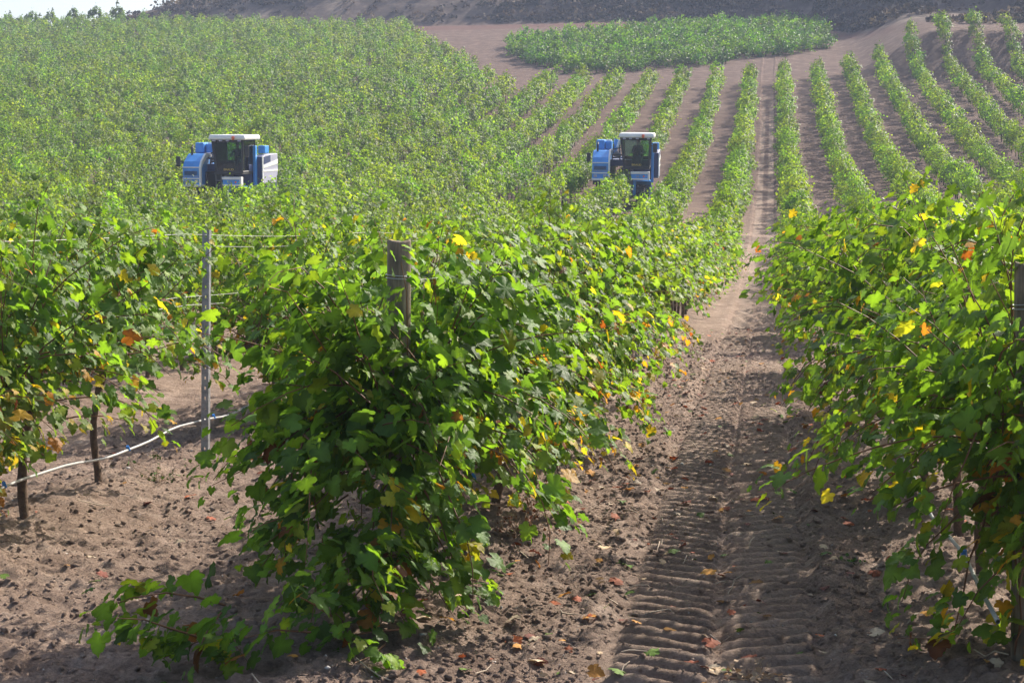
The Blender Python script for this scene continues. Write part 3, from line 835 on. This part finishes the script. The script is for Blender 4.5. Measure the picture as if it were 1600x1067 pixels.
def twigs(n, seed):
    r = np.random.default_rng(seed); parts = []
    for i in range(n):
        Y = 5 + 17 * r.random() ** 1.5; X = r.normal(-0.4, 0.9) if r.random() < 0.7 else r.uniform(-5, -2)
        a = r.uniform(0, 6.28); L = r.uniform(0.05, 0.22)
        xs_ = [X + math.cos(a) * L * t + r.normal(0, 0.006) for t in (0, .3, .6, 1)]; ys_ = [Y + math.sin(a) * L * t for t in (0, .3, .6, 1)]
        pts = [(xx, yy, float(HM(xx, yy)) + 0.012 + 0.02 * t * r.random()) for xx, yy, t in zip(xs_, ys_, (0, .3, .6, 1))]
        parts.append(tube_arrays(pts, [0.003, 0.0035, 0.003, 0.002], 4))
    v, f = join_arrays(parts)
    tag(link('twig_litter', mesh_np('twig_litter', v, f, M_TWIG)), 'thin dry twigs scattered on the bare soil', 'twigs', kind='stuff')
twigs(150, 4)

# dry and green weeds on the path
def weed(X, Y, n, h, spread, mat, label, seed, cat='weed', leaves=0, lc=(0.08, 0.14, 0.03)):
    r = np.random.default_rng(seed)
    root = link('weed_plant', None, loc=(X, Y, float(HM(X, Y)) - 0.005)); tag(root, label, cat)
    parts, P = [], []
    for i in range(n):
        a = r.uniform(0, 6.28); d = np.array([math.cos(a) * spread, math.sin(a) * spread, 1.0])
        sh = grow_shoot(r, (r.normal(0, 0.015), r.normal(0, 0.015), 0.0), d, h * r.uniform(0.5, 1.1), 0.02, 9, step=h / 8, wander=0.2)
        sh[:, 2] = np.maximum(sh[:, 2] - 0.06, 0.0)
        parts.append(tube_arrays(sh, np.linspace(0.0022, 0.001, len(sh)), 3)); P += list(sh[2:])
    v, f = join_arrays(parts)
    link('stems', mesh_np('stems', v, f, mat), root)
    P = np.array(P); P = P[r.integers(0, len(P), leaves)] + r.normal(0, 0.012, (leaves, 3)); P[:, 2] = np.abs(P[:, 2])
    T = r.normal(0, 1, (leaves, 3)); N = r.normal(0, 0.5, (leaves, 3)) + np.array([0, 0, 1])
    v, f, c = leaf_mesh_arrays(P, T, N, r.uniform(0.010, 0.028, leaves), np.array(lc) * r.uniform(0.6, 1.4, (leaves, 1)), 'lo', r)
    link('leaves', mesh_np('leaves', v, f, M_LITTER, col=c), root)
def at(px, py, z=0.0):
    d = F_PX * (CAM_Z - z) / (py - VY); return (px - VX) * d / F_PX, d
for q in (((1180, 1062), 26, 0.16, 0.55, M_DRYWEED, 'dry straw-coloured weed tuft in the middle of the rut', 21, 90, (0.40, 0.30, 0.18)),
          ((812, 868), 40, 0.30, 0.35, M_DRYWEED, 'reddish dry weed standing at the foot of the sunlit row', 22, 150, (0.26, 0.11, 0.06)),
          ((1122, 655), 12, 0.10, 0.9, M_DRYWEED, 'small green weed on the wheel track beyond the lug marks', 23, 60, (0.11, 0.19, 0.03)),
          ((1172, 690), 12, 0.10, 0.9, M_DRYWEED, 'low green weed between the two wheel tracks', 24, 60, (0.09, 0.16, 0.03)),
          ((1340, 890), 8, 0.07, 0.9, M_DRYWEED, 'tiny green weed near the foot of the shaded row', 25, 30, (0.11, 0.19, 0.03)),
          ((212, 790), 16, 0.28, 0.4, M_DRYWEED, 'green sucker growth at the trunk foot left of the steel post', 26, 70, (0.07, 0.13, 0.03))):
    (px, py), n, h, sp, m, lab, sd, nl, lc = q
    X, Y = at(px, py)
    weed(X, Y, n, h, sp, m, lab, sd, leaves=nl, lc=lc)

# ------------------------------------------------------------------ scrub hill
def scrub_shrub(r, n, R, flat):
    d = norm(r.normal(size=(n, 3))); d[:, 2] = np.abs(d[:, 2])
    rad = R * (0.55 + 0.5 * r.random((n, 1)))
    P = d * rad * np.array([1, 1, flat])
    T = d + r.normal(0, 0.6, (n, 3)); N = d + np.array([0, 0, 0.6]) + r.normal(0, 0.4, (n, 3))
    return P, T, N
r = np.random.default_rng(31)
Ps, Ts, Ns, Ss, Cs = [], [], [], [], []
SC = np.array([(0.050, 0.040, 0.032), (0.070, 0.048, 0.042), (0.040, 0.036, 0.028), (0.105, 0.072, 0.056), (0.15, 0.11, 0.08)])
for i in range(9500):
    X = r.uniform(-92, 46); e_ = float(near_scrub(X)); Y = e_ + 1 + r.uniform(0, 34)
    if vnoise(X, Y, 0.11, 33) + r.normal(0, 0.16) < -0.03: continue
    R = r.uniform(0.3, 1.0) * (1.5 if r.random() < 0.12 else 1)
    P, T, N = scrub_shrub(r, 20, R, r.uniform(0.4, 0.8))
    P = P + np.array([X, Y, float(H(X, Y))])
    Ps.append(P); Ts.append(T); Ns.append(N); Ss.append(r.uniform(0.2, 0.4, 20) * (0.7 + 0.5 * R)); Cs.append(np.tile(SC[r.integers(0, 5)] * r.uniform(0.8, 1.7), (20, 1)))
v, f, c = leaf_mesh_arrays(np.concatenate(Ps), np.concatenate(Ts), np.concatenate(Ns), np.concatenate(Ss), np.concatenate(Cs), 'lo', r)
tag(link('scrub', mesh_np('scrub', v, f, M_SCRUB, col=c, smooth=False)), 'low dry scrub covering the dark hillside behind the vineyard', 'scrub', kind='stuff')
for (px, Y, R, lab) in ((1133, 207, 2.6, 'large round dark bush standing on the scrub slope above the crosswise vines'), (1212, 212, 2.9, 'wide dark bush beside the round one above the crosswise vines'),
                        (905, 208, 1.5, 'small dark bush on the scrub slope above the middle of the crosswise vines')):
    X = px2x(px, Y)
    P, T, N = scrub_shrub(r, 900, 1.0, 0.8); P = P * R * (1 + 0.25 * np.sin(P[:, :1] * 9 + px) * np.cos(P[:, 1:2] * 7))
    C = np.tile((0.045, 0.045, 0.032), (900, 1)) * r.uniform(0.6, 1.5, (900, 1))
    v, f, c = leaf_mesh_arrays(P, T, N, r.uniform(0.2, 0.4, 900), C, 'lo', r)
    root = link('bush', None, loc=(X, Y, float(H(X, Y)) - 0.1)); tag(root, lab, 'bush', 'bushes on the scrub hill')
    link('foliage', mesh_np('foliage', v, f, M_SCRUB, col=c, smooth=False), root)
    st = [tube_arrays([(0, 0, -0.2), (0.3 * math.cos(a), 0.3 * math.sin(a), 0.5 * R), (0.7 * R * math.cos(a) * 0.6, 0.7 * R * math.sin(a) * 0.6, 0.7 * R)], [0.09, 0.06, 0.02], 5) for a in (0.3, 1.7, 3.0, 4.4)]
    v, f = join_arrays(st); link('stems', mesh_np('stems', v, f, M_BARK), root)

# ------------------------------------------------------------------ grape harvesters
def box(bm, x0, x1, y0, y1, z0, z1):
    bmesh.ops.create_cube(bm, size=1, matrix=Matrix.Translation(((x0 + x1) / 2, (y0 + y1) / 2, (z0 + z1) / 2)) @ Matrix.Diagonal((x1 - x0, y1 - y0, z1 - z0, 1)))
def prism(bm, poly, a0, a1, axis='x'):
    """polygon extruded along x (poly in y,z) or along y (poly in x,z)"""
    mk = (lambda p, a: (a, p[0], p[1])) if axis == 'x' else (lambda p, a: (p[0], a, p[1]))
    A = [bm.verts.new(mk(p, a0)) for p in poly]; B = [bm.verts.new(mk(p, a1)) for p in poly]
    n = len(poly)
    bm.faces.new(A); bm.faces.new(B[::-1])
    for i in range(n): bm.faces.new((A[i], B[i], B[(i + 1) % n], A[(i + 1) % n]))
def cyl(bm, p0, p1, r0, r1=None, seg=16):
    p0, p1 = Vector(p0), Vector(p1); d = p1 - p0
    M = Matrix.Translation((p0 + p1) / 2) @ d.to_track_quat('Z', 'Y').to_matrix().to_4x4()
    bmesh.ops.create_cone(bm, cap_ends=True, segments=seg, radius1=r0, radius2=r0 if r1 is None else r1, depth=d.length, matrix=M)
def B(name, mat, parent, *boxes, bevel=0.015):
    bm = bmesh.new()
    for b in boxes: box(bm, *b)
    return bm_obj(name, bm, mat, parent, bevel=bevel)
def text(name, s, size, loc, mat, parent, sx=1.0):
    c = bpy.data.curves.new(name, 'FONT'); c.body = s; c.size = size; c.extrude = 0.004; c.align_x = 'CENTER'
    o = bpy.data.objects.new(name, c); COL.objects.link(o)
    dg = bpy.context.evaluated_depsgraph_get(); me = bpy.data.meshes.new_from_object(o.evaluated_get(dg))
    bpy.data.objects.remove(o); bpy.data.curves.remove(c)
    me.materials.clear(); me.materials.append(mat); me.name = name
    t = link(name, me, parent, loc); t.rotation_euler = (math.pi / 2, 0, 0); t.scale = (sx, 1, 1)
    return t
def wheel(parent, x, y, rad, wid):
    w = link('wheel', None, parent, (x, y, rad))
    bm = bmesh.new(); seg = 40
    prof = [(rad * 0.60, -wid * .5), (rad * 0.86, -wid * .52), (rad * 0.97, -wid * .42), (rad, 0), (rad * 0.97, wid * .42), (rad * 0.86, wid * .52), (rad * 0.60, wid * .5)]
    rings = [[bm.verts.new((q, rr * math.cos(2 * math.pi * i / seg), rr * math.sin(2 * math.pi * i / seg))) for i in range(seg)] for rr, q in prof]
    for a, b in zip(rings[:-1], rings[1:]):
        for i in range(seg): bm.faces.new((a[i], a[(i + 1) % seg], b[(i + 1) % seg], b[i]))
    for i in range(18):                                    # lugs
        for sg in (-1, 1):
            M = Matrix.Rotation(2 * math.pi * (i + (0.5 if sg > 0 else 0)) / 18, 4, 'X') @ Matrix.Translation((sg * wid * 0.24, 0, rad * 0.99)) @ Matrix.Rotation(sg * 0.6, 4, 'Z') @ Matrix.Diagonal((wid * 0.52, 0.05, 0.06, 1))
            bmesh.ops.create_cube(bm, size=1, matrix=M)
    bm_obj('tyre', bm, M_TYRE, w)
    bm = bmesh.new(); cyl(bm, (-wid * .42, 0, 0), (wid * .42, 0, 0), rad * 0.61, seg=28); cyl(bm, (-wid * .5, 0, 0), (wid * .5, 0, 0), rad * 0.22, seg=16)
    bm_obj('rim', bm, M_GREY, w, bevel=0.01)

def build_harvester(label):
    root = link('grape_harvester', None); tag(root, label, 'harvester', 'blue grape harvesters working in the vine rows')
    # engine hood on the machine's left leg (picture left)
    hoodp = [(-1.60, 1.36), (-1.62, 2.16), (-1.45, 2.40), (-0.95, 2.72), (1.3, 2.76), (1.45, 2.5), (1.5, 1.36)]
    bm = bmesh.new(); prism(bm, hoodp, -1.52, -0.72)
    hood = bm_obj('hood', bm, M_BLUE, root, bevel=0.05)
    edgep = [(-1.63, 1.34), (-1.65, 2.17), (-1.47, 2.43), (-0.96, 2.755), (0.1, 2.77), (0.1, 2.6), (-0.9, 2.55), (-1.35, 2.28), (-1.5, 2.1), (-1.5, 1.34)]
    bm = bmesh.new(); prism(bm, edgep, -0.75, -0.66); bm_obj('hood_edge', bm, M_WHITE, hood, bevel=0.015)
    B('stripe', M_WHITE, hood, (-1.535, -0.755, -1.645, -1.55, 2.13, 2.175)); B('stripe', M_WHITE, hood, (-1.535, -0.755, -1.635, -1.53, 1.64, 1.70))
    B('bumper', M_WHITE, hood, (-1.54, -0.64, -1.68, -1.2, 1.32, 1.42)); B('bumper_shadow', M_BLACK, root, (-1.48, -0.7, -1.58, 1.4, 1.12, 1.32))  # black box below the white bumper stands for the shadow there
    bm = bmesh.new()
    for i in range(6): box(bm, -1.42, -0.84, -1.645, -1.59, 1.93 + 0.03 * i - 0.1, 1.945 + 0.03 * i - 0.1)
    bm_obj('grille', bm, M_NAVY, hood)
    text('lettering', 'NEW HOLLAND', 0.10, (-1.13, -1.635, 1.735), M_PALE, hood)
    for x in (-1.36, -0.9): B('lamp', M_PALE, hood, (x - 0.08, x + 0.08, -1.645, -1.58, 1.47, 1.60), bevel=0.02)
    # boxes over the engine
    B('air_box', M_BLUE, root, (-1.42, -1.02, -0.35, 0.9, 2.745, 3.20), bevel=0.05)
    fb = B('fan_housing', M_BLUE, root, (-0.99, -0.70, -0.15, 0.9, 2.75, 3.14), bevel=0.03)
    bm = bmesh.new(); cyl(bm, (-0.84, 0.15, 3.13), (-0.84, 0.15, 3.22), 0.16, 0.14, 20); bm_obj('fan_cap', bm, M_WHITE, fb, bevel=0.01)
    bm = bmesh.new(); cyl(bm, (-1.30, -1.0, 2.62), (-1.30, -1.0, 3.0), 0.045); cyl(bm, (-1.30, -1.0, 2.98), (-1.30, -0.86, 3.08), 0.045); bm_obj('exhaust', bm, M_BLACK, root)
    # bridge over the vine row and its machinery
    B('bridge', M_NAVY, root, (-0.71, 1.24, -0.75, 3.1, 1.98, 2.28), (-1.45, 1.24, 1.52, 3.1, 1.98, 2.34))
    bm = bmesh.new()
    for (p0, p1, rr) in (((-0.6, -0.7, 2.35), (-0.2, -0.7, 2.42), 0.035), ((-0.62, -0.6, 2.28), (-0.58, -0.2, 3.0), 0.03), ((-0.25, -0.6, 2.28), (-0.3, -0.3, 2.95), 0.03),
                         ((-0.6, -0.55, 2.75), (-0.22, -0.5, 2.85), 0.025), ((-0.66, -0.75, 2.52), (-0.15, -0.78, 2.50), 0.03)): cyl(bm, p0, p1, rr, seg=10)
    bm_obj('hydraulic_hoses', bm, M_BLACK, root)
    B('valve_block', M_GREY, root, (-0.55, -0.22, -0.72, -0.35, 2.42, 2.60)); B('valve_block', M_PALE, root, (-0.50, -0.32, -0.735, -0.5, 2.61, 2.68))
    bm = bmesh.new(); cyl(bm, (-0.56, 0.1, 2.5), (-0.48, 0.2, 3.22), 0.11, seg=18); bm_obj('blue_tank', bm, M_BLUE, root, bevel=0.02)
    bm = bmesh.new(); cyl(bm, (-0.38, -0.1, 2.85), (-0.28, 0.0, 3.18), 0.09, seg=18); cyl(bm, (-0.32, -0.35, 2.86), (-0.32, -0.2, 2.86), 0.07, seg=14); bm_obj('white_canister', bm, M_WHITE, root, bevel=0.015)
    bm = bmesh.new()
    for x in (-0.64, -0.22): cyl(bm, (x, -0.78, 2.28), (x, -0.78, 2.72), 0.014, seg=8)
    cyl(bm, (-0.64, -0.78, 2.72), (-0.22, -0.78, 2.72), 0.014, seg=8); bm_obj('guard_rail', bm, M_PALE, root)
    # legs either side of the tunnel, picking head inside
    B('leg', M_BLACK, root, (-1.40, -0.72, -0.6, 3.0, 0.42, 1.98)); B('leg', M_NAVY, root, (0.40, 1.20, -0.5, 3.0, 0.42, 1.98))
    B('tunnel_panel', M_GREY, root, (0.28, 0.37, -1.3, 2.9, 0.45, 1.85)); B('tunnel_panel', M_BLACK, root, (-0.70, -0.64, -1.0, 2.9, 0.45, 1.95))
    bm = bmesh.new()
    for zz in (0.7, 0.95, 1.2, 1.45, 1.7):
        for sg in (0, 1): cyl(bm, (0.26 if sg else -0.62, 0.4, zz), (0.0 if sg else -0.36, 1.9, zz), 0.016, seg=8)
    bm_obj('picking_rods', bm, M_BLACK, root)
    for (x, yy, rad) in ((-1.06, -0.95, 0.55), (0.80, -0.98, 0.55), (-1.06, 2.35, 0.62), (0.80, 2.35, 0.62)): wheel(root, x, yy, rad, 0.40)
    bm = bmesh.new()
    arc = [(-0.98 + 0.74 * math.cos(a), 0.62 + 0.74 * math.sin(a)) for a in np.linspace(math.pi * 0.60, math.pi * 0.02, 12)]
    arc2 = [(-0.98 + 0.68 * math.cos(a), 0.62 + 0.68 * math.sin(a)) for a in np.linspace(math.pi * 0.02, math.pi * 0.60, 12)]
    prism(bm, arc + arc2, 0.42, 1.26); bm_obj('fender', bm, M_BLUE, root)
    B('wheel_strut', M_BLUE, root, (0.42, 0.58, -1.25, -0.7, 0.62, 1.36))
    # cab
    cab = link('cab', None, root)
    B('cab_floor', M_BLACK, cab, (-0.10, 1.22, -1.55, 0.1, 1.86, 1.96)); B('rear_wall', M_BLACK, cab, (-0.08, 1.20, 0.04, 0.10, 1.96, 2.45))
    bm = bmesh.new()
    for (p0, p1, rr) in (((0.02, -1.52, 1.95), (-0.16, -1.50, 3.34), 0.055), ((1.19, -1.52, 1.95), (1.23, -1.50, 3.34), 0.05), ((-0.06, 0.05, 1.95), (-0.12, 0.05, 3.34), 0.05),
                         ((1.18, 0.05, 1.95), (1.2, 0.05, 3.34), 0.05), ((0.02, -1.52, 1.97), (1.19, -1.52, 1.97), 0.05), ((-0.16, -1.50, 3.28), (1.23, -1.50, 3.28), 0.06), ((0.02, -1.5, 1.95), (-0.06, 0.05, 1.95), 0.05), ((1.19, -1.5, 1.97), (1.18, 0.05, 1.97), 0.05), ((-0.12, 0.05, 3.30), (1.2, 0.05, 3.30), 0.05)): cyl(bm, p0, p1, rr, seg=10)
    bm_obj('cab_frame', bm, M_BLACK, cab)
    def pane(nm, q):
        bm = bmesh.new(); bm.faces.new([bm.verts.new(p) for p in q]); o = bm_obj(nm, bm, M_GLASS, cab)
        md = o.modifiers.new('s', 'SOLIDIFY'); md.thickness = 0.006
    pane('windscreen', [(0.05, -1.525, 1.99), (1.17, -1.525, 1.99), (1.20, -1.50, 3.25), (-0.12, -1.50, 3.25)])
    pane('side_window', [(0.0, -1.45, 2.0), (-0.15, -1.44, 3.25), (-0.11, 0.0, 3.25), (-0.05, 0.0, 2.0)])
    pane('side_window', [(1.21, -1.45, 2.0), (1.235, -1.44, 3.25), (1.21, 0.0, 3.25), (1.19, 0.0, 2.0)])
    pane('rear_window', [(-0.04, 0.07, 2.47), (1.16, 0.07, 2.47), (1.17, 0.07, 3.25), (-0.09, 0.07, 3.25)])
    B('dashboard', M_BLACK, cab, (0.38, 0.80, -1.42, -1.15, 1.96, 2.42), bevel=0.04)
    bm = bmesh.new(); box(bm, 0.34, 0.86, -0.70, -0.20, 2.20, 2.32); box(bm, 0.36, 0.84, -0.24, -0.12, 2.30, 2.95); box(bm, 0.45, 0.75, -0.62, -0.25, 1.96, 2.20); bm_obj('seat', bm, M_BLACK, cab, bevel=0.04)
    bm = bmesh.new()
    ringp = [(0.60 + 0.19 * math.cos(a), -1.02 + 0.13 * math.sin(a), 2.56 + 0.13 * math.sin(a)) for a in np.linspace(0, 2 * math.pi, 25)]
    v, f = tube_arrays(ringp, [0.014] * 25, 6); link('steering_wheel', mesh_np('steering_wheel', v, f, M_BLACK), cab)
    bm = bmesh.new(); cyl(bm, (0.60, -1.15, 2.40), (0.60, -1.02, 2.55), 0.03); bm_obj('steering_column', bm, M_BLACK, cab)
    bm = bmesh.new(); box(bm, -0.27, 1.44, -1.78, 0.25, 3.34, 3.56)
    for v in bm.verts:
        if v.co.z > 3.5: v.co.x = 0.585 + (v.co.x - 0.585) * 0.96; v.co.y *= 0.97
    roof = bm_obj('roof', bm, M_WHITE, cab, bevel=0.07)
    bm = bmesh.new(); cyl(bm, (0.90, -1.80, 3.34), (0.90, -1.80, 3.40), 0.05); cyl(bm, (0.90, -1.80, 3.40), (0.90, -1.80, 3.50), 0.075, 0.06); bm_obj('beacon', bm, M_ORANGE, roof, bevel=0.01)
    for x in (0.0, 0.3, 0.62, 1.15): B('work_light', M_PALE, roof, (x - 0.07, x + 0.07, -1.77, -1.66, 3.27, 3.335))
    text('lettering', 'BRAUD', 0.13, (0.60, -1.585, 2.03), M_YELLOW, cab, 1.1)
    # front panel under the cab
    fp = B('front_panel', M_BLUE, root, (0.36, 1.18, -1.72, -1.45, 1.40, 1.74), bevel=0.01)
    B('panel_band', M_WHITE, fp, (0.34, 1.22, -1.75, -1.5, 1.65, 1.76)); B('panel_band', M_WHITE, fp, (0.36, 1.22, -1.75, -1.5, 1.37, 1.445)); B('panel_band', M_WHITE, fp, (1.15, 1.23, -1.755, -1.5, 1.36, 1.765))
    text('lettering', 'SB', 0.14, (0.66, -1.735, 1.49), M_PALE, fp, 1.2); B('marker_lamp', M_ORANGE, fp, (0.92, 1.0, -1.735, -1.7, 1.50, 1.58))
    # column and hopper on the right
    B('column', M_BLUE, root, (1.245, 1.37, -0.3, -0.08, 1.2, 3.08)); B('filter_box', M_BLUE, root, (1.26, 1.58, 0.35, 0.9, 2.74, 3.08), bevel=0.03)
    bm = bmesh.new(); prism(bm, [(0.0, 1.42), (0.0, 2.58), (0.3, 2.68), (2.0, 2.72), (2.05, 2.0), (1.8, 1.42)], 1.26, 1.60)
    hop = bm_obj('hopper', bm, M_PALE, root, bevel=0.03)
    bm = bmesh.new(); box(bm, 1.255, 1.575, -0.06, 0.05, 1.40, 2.60); bm_obj('front_sheet', bm, M_NAVY, hop, bevel=0.01)
    B('edge_trim', M_WHITE, hop, (1.578, 1.62, -0.07, 0.03, 1.40, 2.62), bevel=0.008)
    bm = bmesh.new(); prism(bm, [(0.08, 2.1), (0.08, 2.22), (1.98, 2.46), (1.98, 2.26)], 1.604, 1.615); prism(bm, [(0.08, 1.94), (0.08, 2.02), (1.96, 2.02), (1.96, 1.94)], 1.604, 1.615); bm_obj('side_stripe', bm, M_WHITE, hop)
    bm = bmesh.new(); prism(bm, [(0.06, 2.26), (0.06, 2.58), (1.0, 2.66), (1.0, 2.38)], 1.604, 1.612); bm_obj('dark_flash', bm, M_NAVY, hop)
    # mirrors
    for sx, cx, cz, arm in ((1, 1.47, 2.87, (1.23, -1.45, 3.0)), (-1, -1.68, 2.40, (-1.48, -1.3, 2.3))):
        m = B('mirror', M_BLACK, root, (cx - 0.10, cx + 0.10, -1.70, -1.62, cz - 0.22, cz + 0.22), bevel=0.03)
        bm = bmesh.new(); cyl(bm, arm, (cx, -1.64, cz + 0.05), 0.018, seg=8); bm_obj('mirror_arm', bm, M_BLACK, m)
    bm = bmesh.new()
    for x in (-0.12, 0.12): cyl(bm, (x + 0.1, -1.50, 1.0), (x + 0.1, -1.50, 1.9), 0.016, seg=8)
    for zz in (1.1, 1.35, 1.6): cyl(bm, (-0.02, -1.50, zz), (0.22, -1.50, zz), 0.016, seg=8)
    bm_obj('ladder', bm, M_GREY, root)
    return root

def copy_tree(o, parent=None):
    c = o.copy(); COL.objects.link(c); c.parent = parent
    for ch in o.children: copy_tree(ch, c)
    return c
h1 = build_harvester('blue grape harvester with white cab roof coming down a row beside the bare aisles')
h2 = copy_tree(h1)
h2['label'] = 'blue grape harvester sunk deep in dense green vines, pale grape hopper showing at its side'

def person(label):
    """seated driver: one skinned body with arms to the wheel; seat at z 2.32 in harvester space"""
    V, E, R = [], [], []
    def add(p, rr, par=None):
        V.append(p); R.append(rr)
        if par is not None: E.append((par, len(V) - 1))
        return len(V) - 1
    pel = add((0.60, -0.42, 2.40), 0.13); ab = add((0.60, -0.40, 2.58), 0.125, pel); ch = add((0.60, -0.40, 2.78), 0.14, ab); nk = add((0.60, -0.41, 2.95), 0.055, ch)
    hd = add((0.60, -0.44, 3.03), 0.078, nk); hd2 = add((0.60, -0.445, 3.12), 0.085, hd); add((0.60, -0.44, 3.18), 0.062, hd2); add((0.60, -0.535, 3.06), 0.014, hd)
    for s in (-1, 1):
        hip = add((0.60 + s * 0.10, -0.48, 2.40), 0.095, pel); kn = add((0.60 + s * 0.14, -0.86, 2.42), 0.07, hip); an = add((0.60 + s * 0.15, -0.98, 2.05), 0.045, kn); add((0.60 + s * 0.15, -1.10, 2.01), 0.04, an)
        sh = add((0.60 + s * 0.19, -0.41, 2.86), 0.065, ch); el = add((0.60 + s * 0.27, -0.60, 2.62), 0.05, sh); wr = add((0.60 + s * 0.21, -0.86, 2.60), 0.032, el); pm = add((0.60 + s * 0.195, -0.93, 2.61), 0.030, wr)
        for i, (dx, L) in enumerate(((-0.024, 0.06), (-0.008, 0.07), (0.008, 0.066), (0.024, 0.05))):
            k1 = add((0.60 + s * (0.19 + dx * 0.6), -0.97, 2.625 - i * 0.006), 0.010, pm); add((0.60 + s * (0.185 + dx * 0.6), -0.97 - L * 0.5, 2.60 - i * 0.006), 0.009, k1)
        t1 = add((0.60 + s * 0.165, -0.94, 2.63), 0.011, pm); add((0.60 + s * 0.15, -0.97, 2.62), 0.009, t1)
    me = bpy.data.meshes.new('person'); me.from_pydata(V, E, [])
    o = link('person', me)
    sk = o.modifiers.new('skin', 'SKIN')
    for i, rr in enumerate(R): me.skin_vertices[0].data[i].radius = (rr, rr * 0.9)
    me.skin_vertices[0].data[0].use_root = True
    ss = o.modifiers.new('sub', 'SUBSURF'); ss.levels = ss.render_levels = 1
    dg = bpy.context.evaluated_depsgraph_get(); m2 = bpy.data.meshes.new_from_object(o.evaluated_get(dg))
    o.modifiers.clear(); o.data = m2; m2.name = 'person'
    m2.materials.clear(); m2.materials.append(M_CLOTH); m2.materials.append(M_SKIN)
    for p in m2.polygons:
        c = p.center; p.use_smooth = True
        if c.z > 2.955 or (c.y < -0.85 and c.z > 2.52 and abs(c.x - 0.6) > 0.13 and c.z < 2.7): p.material_index = 1
    tag(o, label, 'person', 'harvester drivers')
    bm = bmesh.new(); bmesh.ops.create_icosphere(bm, subdivisions=2, radius=1, matrix=Matrix.Translation((0.60, -0.425, 3.135)) @ Matrix.Diagonal((0.095, 0.105, 0.085, 1)))
    bmesh.ops.delete(bm, geom=[v for v in bm.verts if v.co.z < 3.08 or (v.co.y < -0.48 and v.co.z < 3.15)], context='VERTS')
    bm_obj('hair', bm, M_HAIR, o, smooth=True)
    return o
p1 = person('driver in dark clothes seated in the cab of the harvester beside the bare aisles')
p2 = copy_tree(p1)
p2['label'] = 'driver in dark clothes seated in the cab of the harvester deep in the vines'
for h, p, (X, Y), yw in ((h1, p1, HARV_R, 0.03), (h2, p2, HARV_L, -0.05)):
    X += 0.15
    slope = math.atan(float(H(X, Y + 1.5) - H(X, Y - 1.5)) / 3.0)
    roll = math.atan(float(H(X + 1, Y) - H(X - 1, Y)) / 2.0)
    for o in (h, p):
        o.location = (X, Y, float(H(X, Y)) - 0.02); o.rotation_euler = (slope * 0.6, -roll * 0.5, yw); o.scale = (0.96, 0.96, 0.97)

# ------------------------------------------------------------------ haze
hz = bmesh.new(); box(hz, -430, 310, -45, 440, -16, float(GZ.max()) + 6)
M_HAZE = bpy.data.materials.new('haze'); M_HAZE.use_nodes = True
hn = M_HAZE.node_tree.nodes; hn.clear()
ho = hn.new('ShaderNodeOutputMaterial'); pv = hn.new('ShaderNodeVolumePrincipled')
pv.inputs['Color'].default_value = (0.64, 0.75, 1.0, 1); pv.inputs['Density'].default_value = HAZE_DENSITY; pv.inputs['Anisotropy'].default_value = 0.0
M_HAZE.node_tree.links.new(pv.outputs[0], ho.inputs['Volume'])
tag(bm_obj('haze', hz, M_HAZE), kind='stuff')
print('near', len(near), 'far', len(far), 'zmin', GZ.min(), 'zmax', GZ.max())
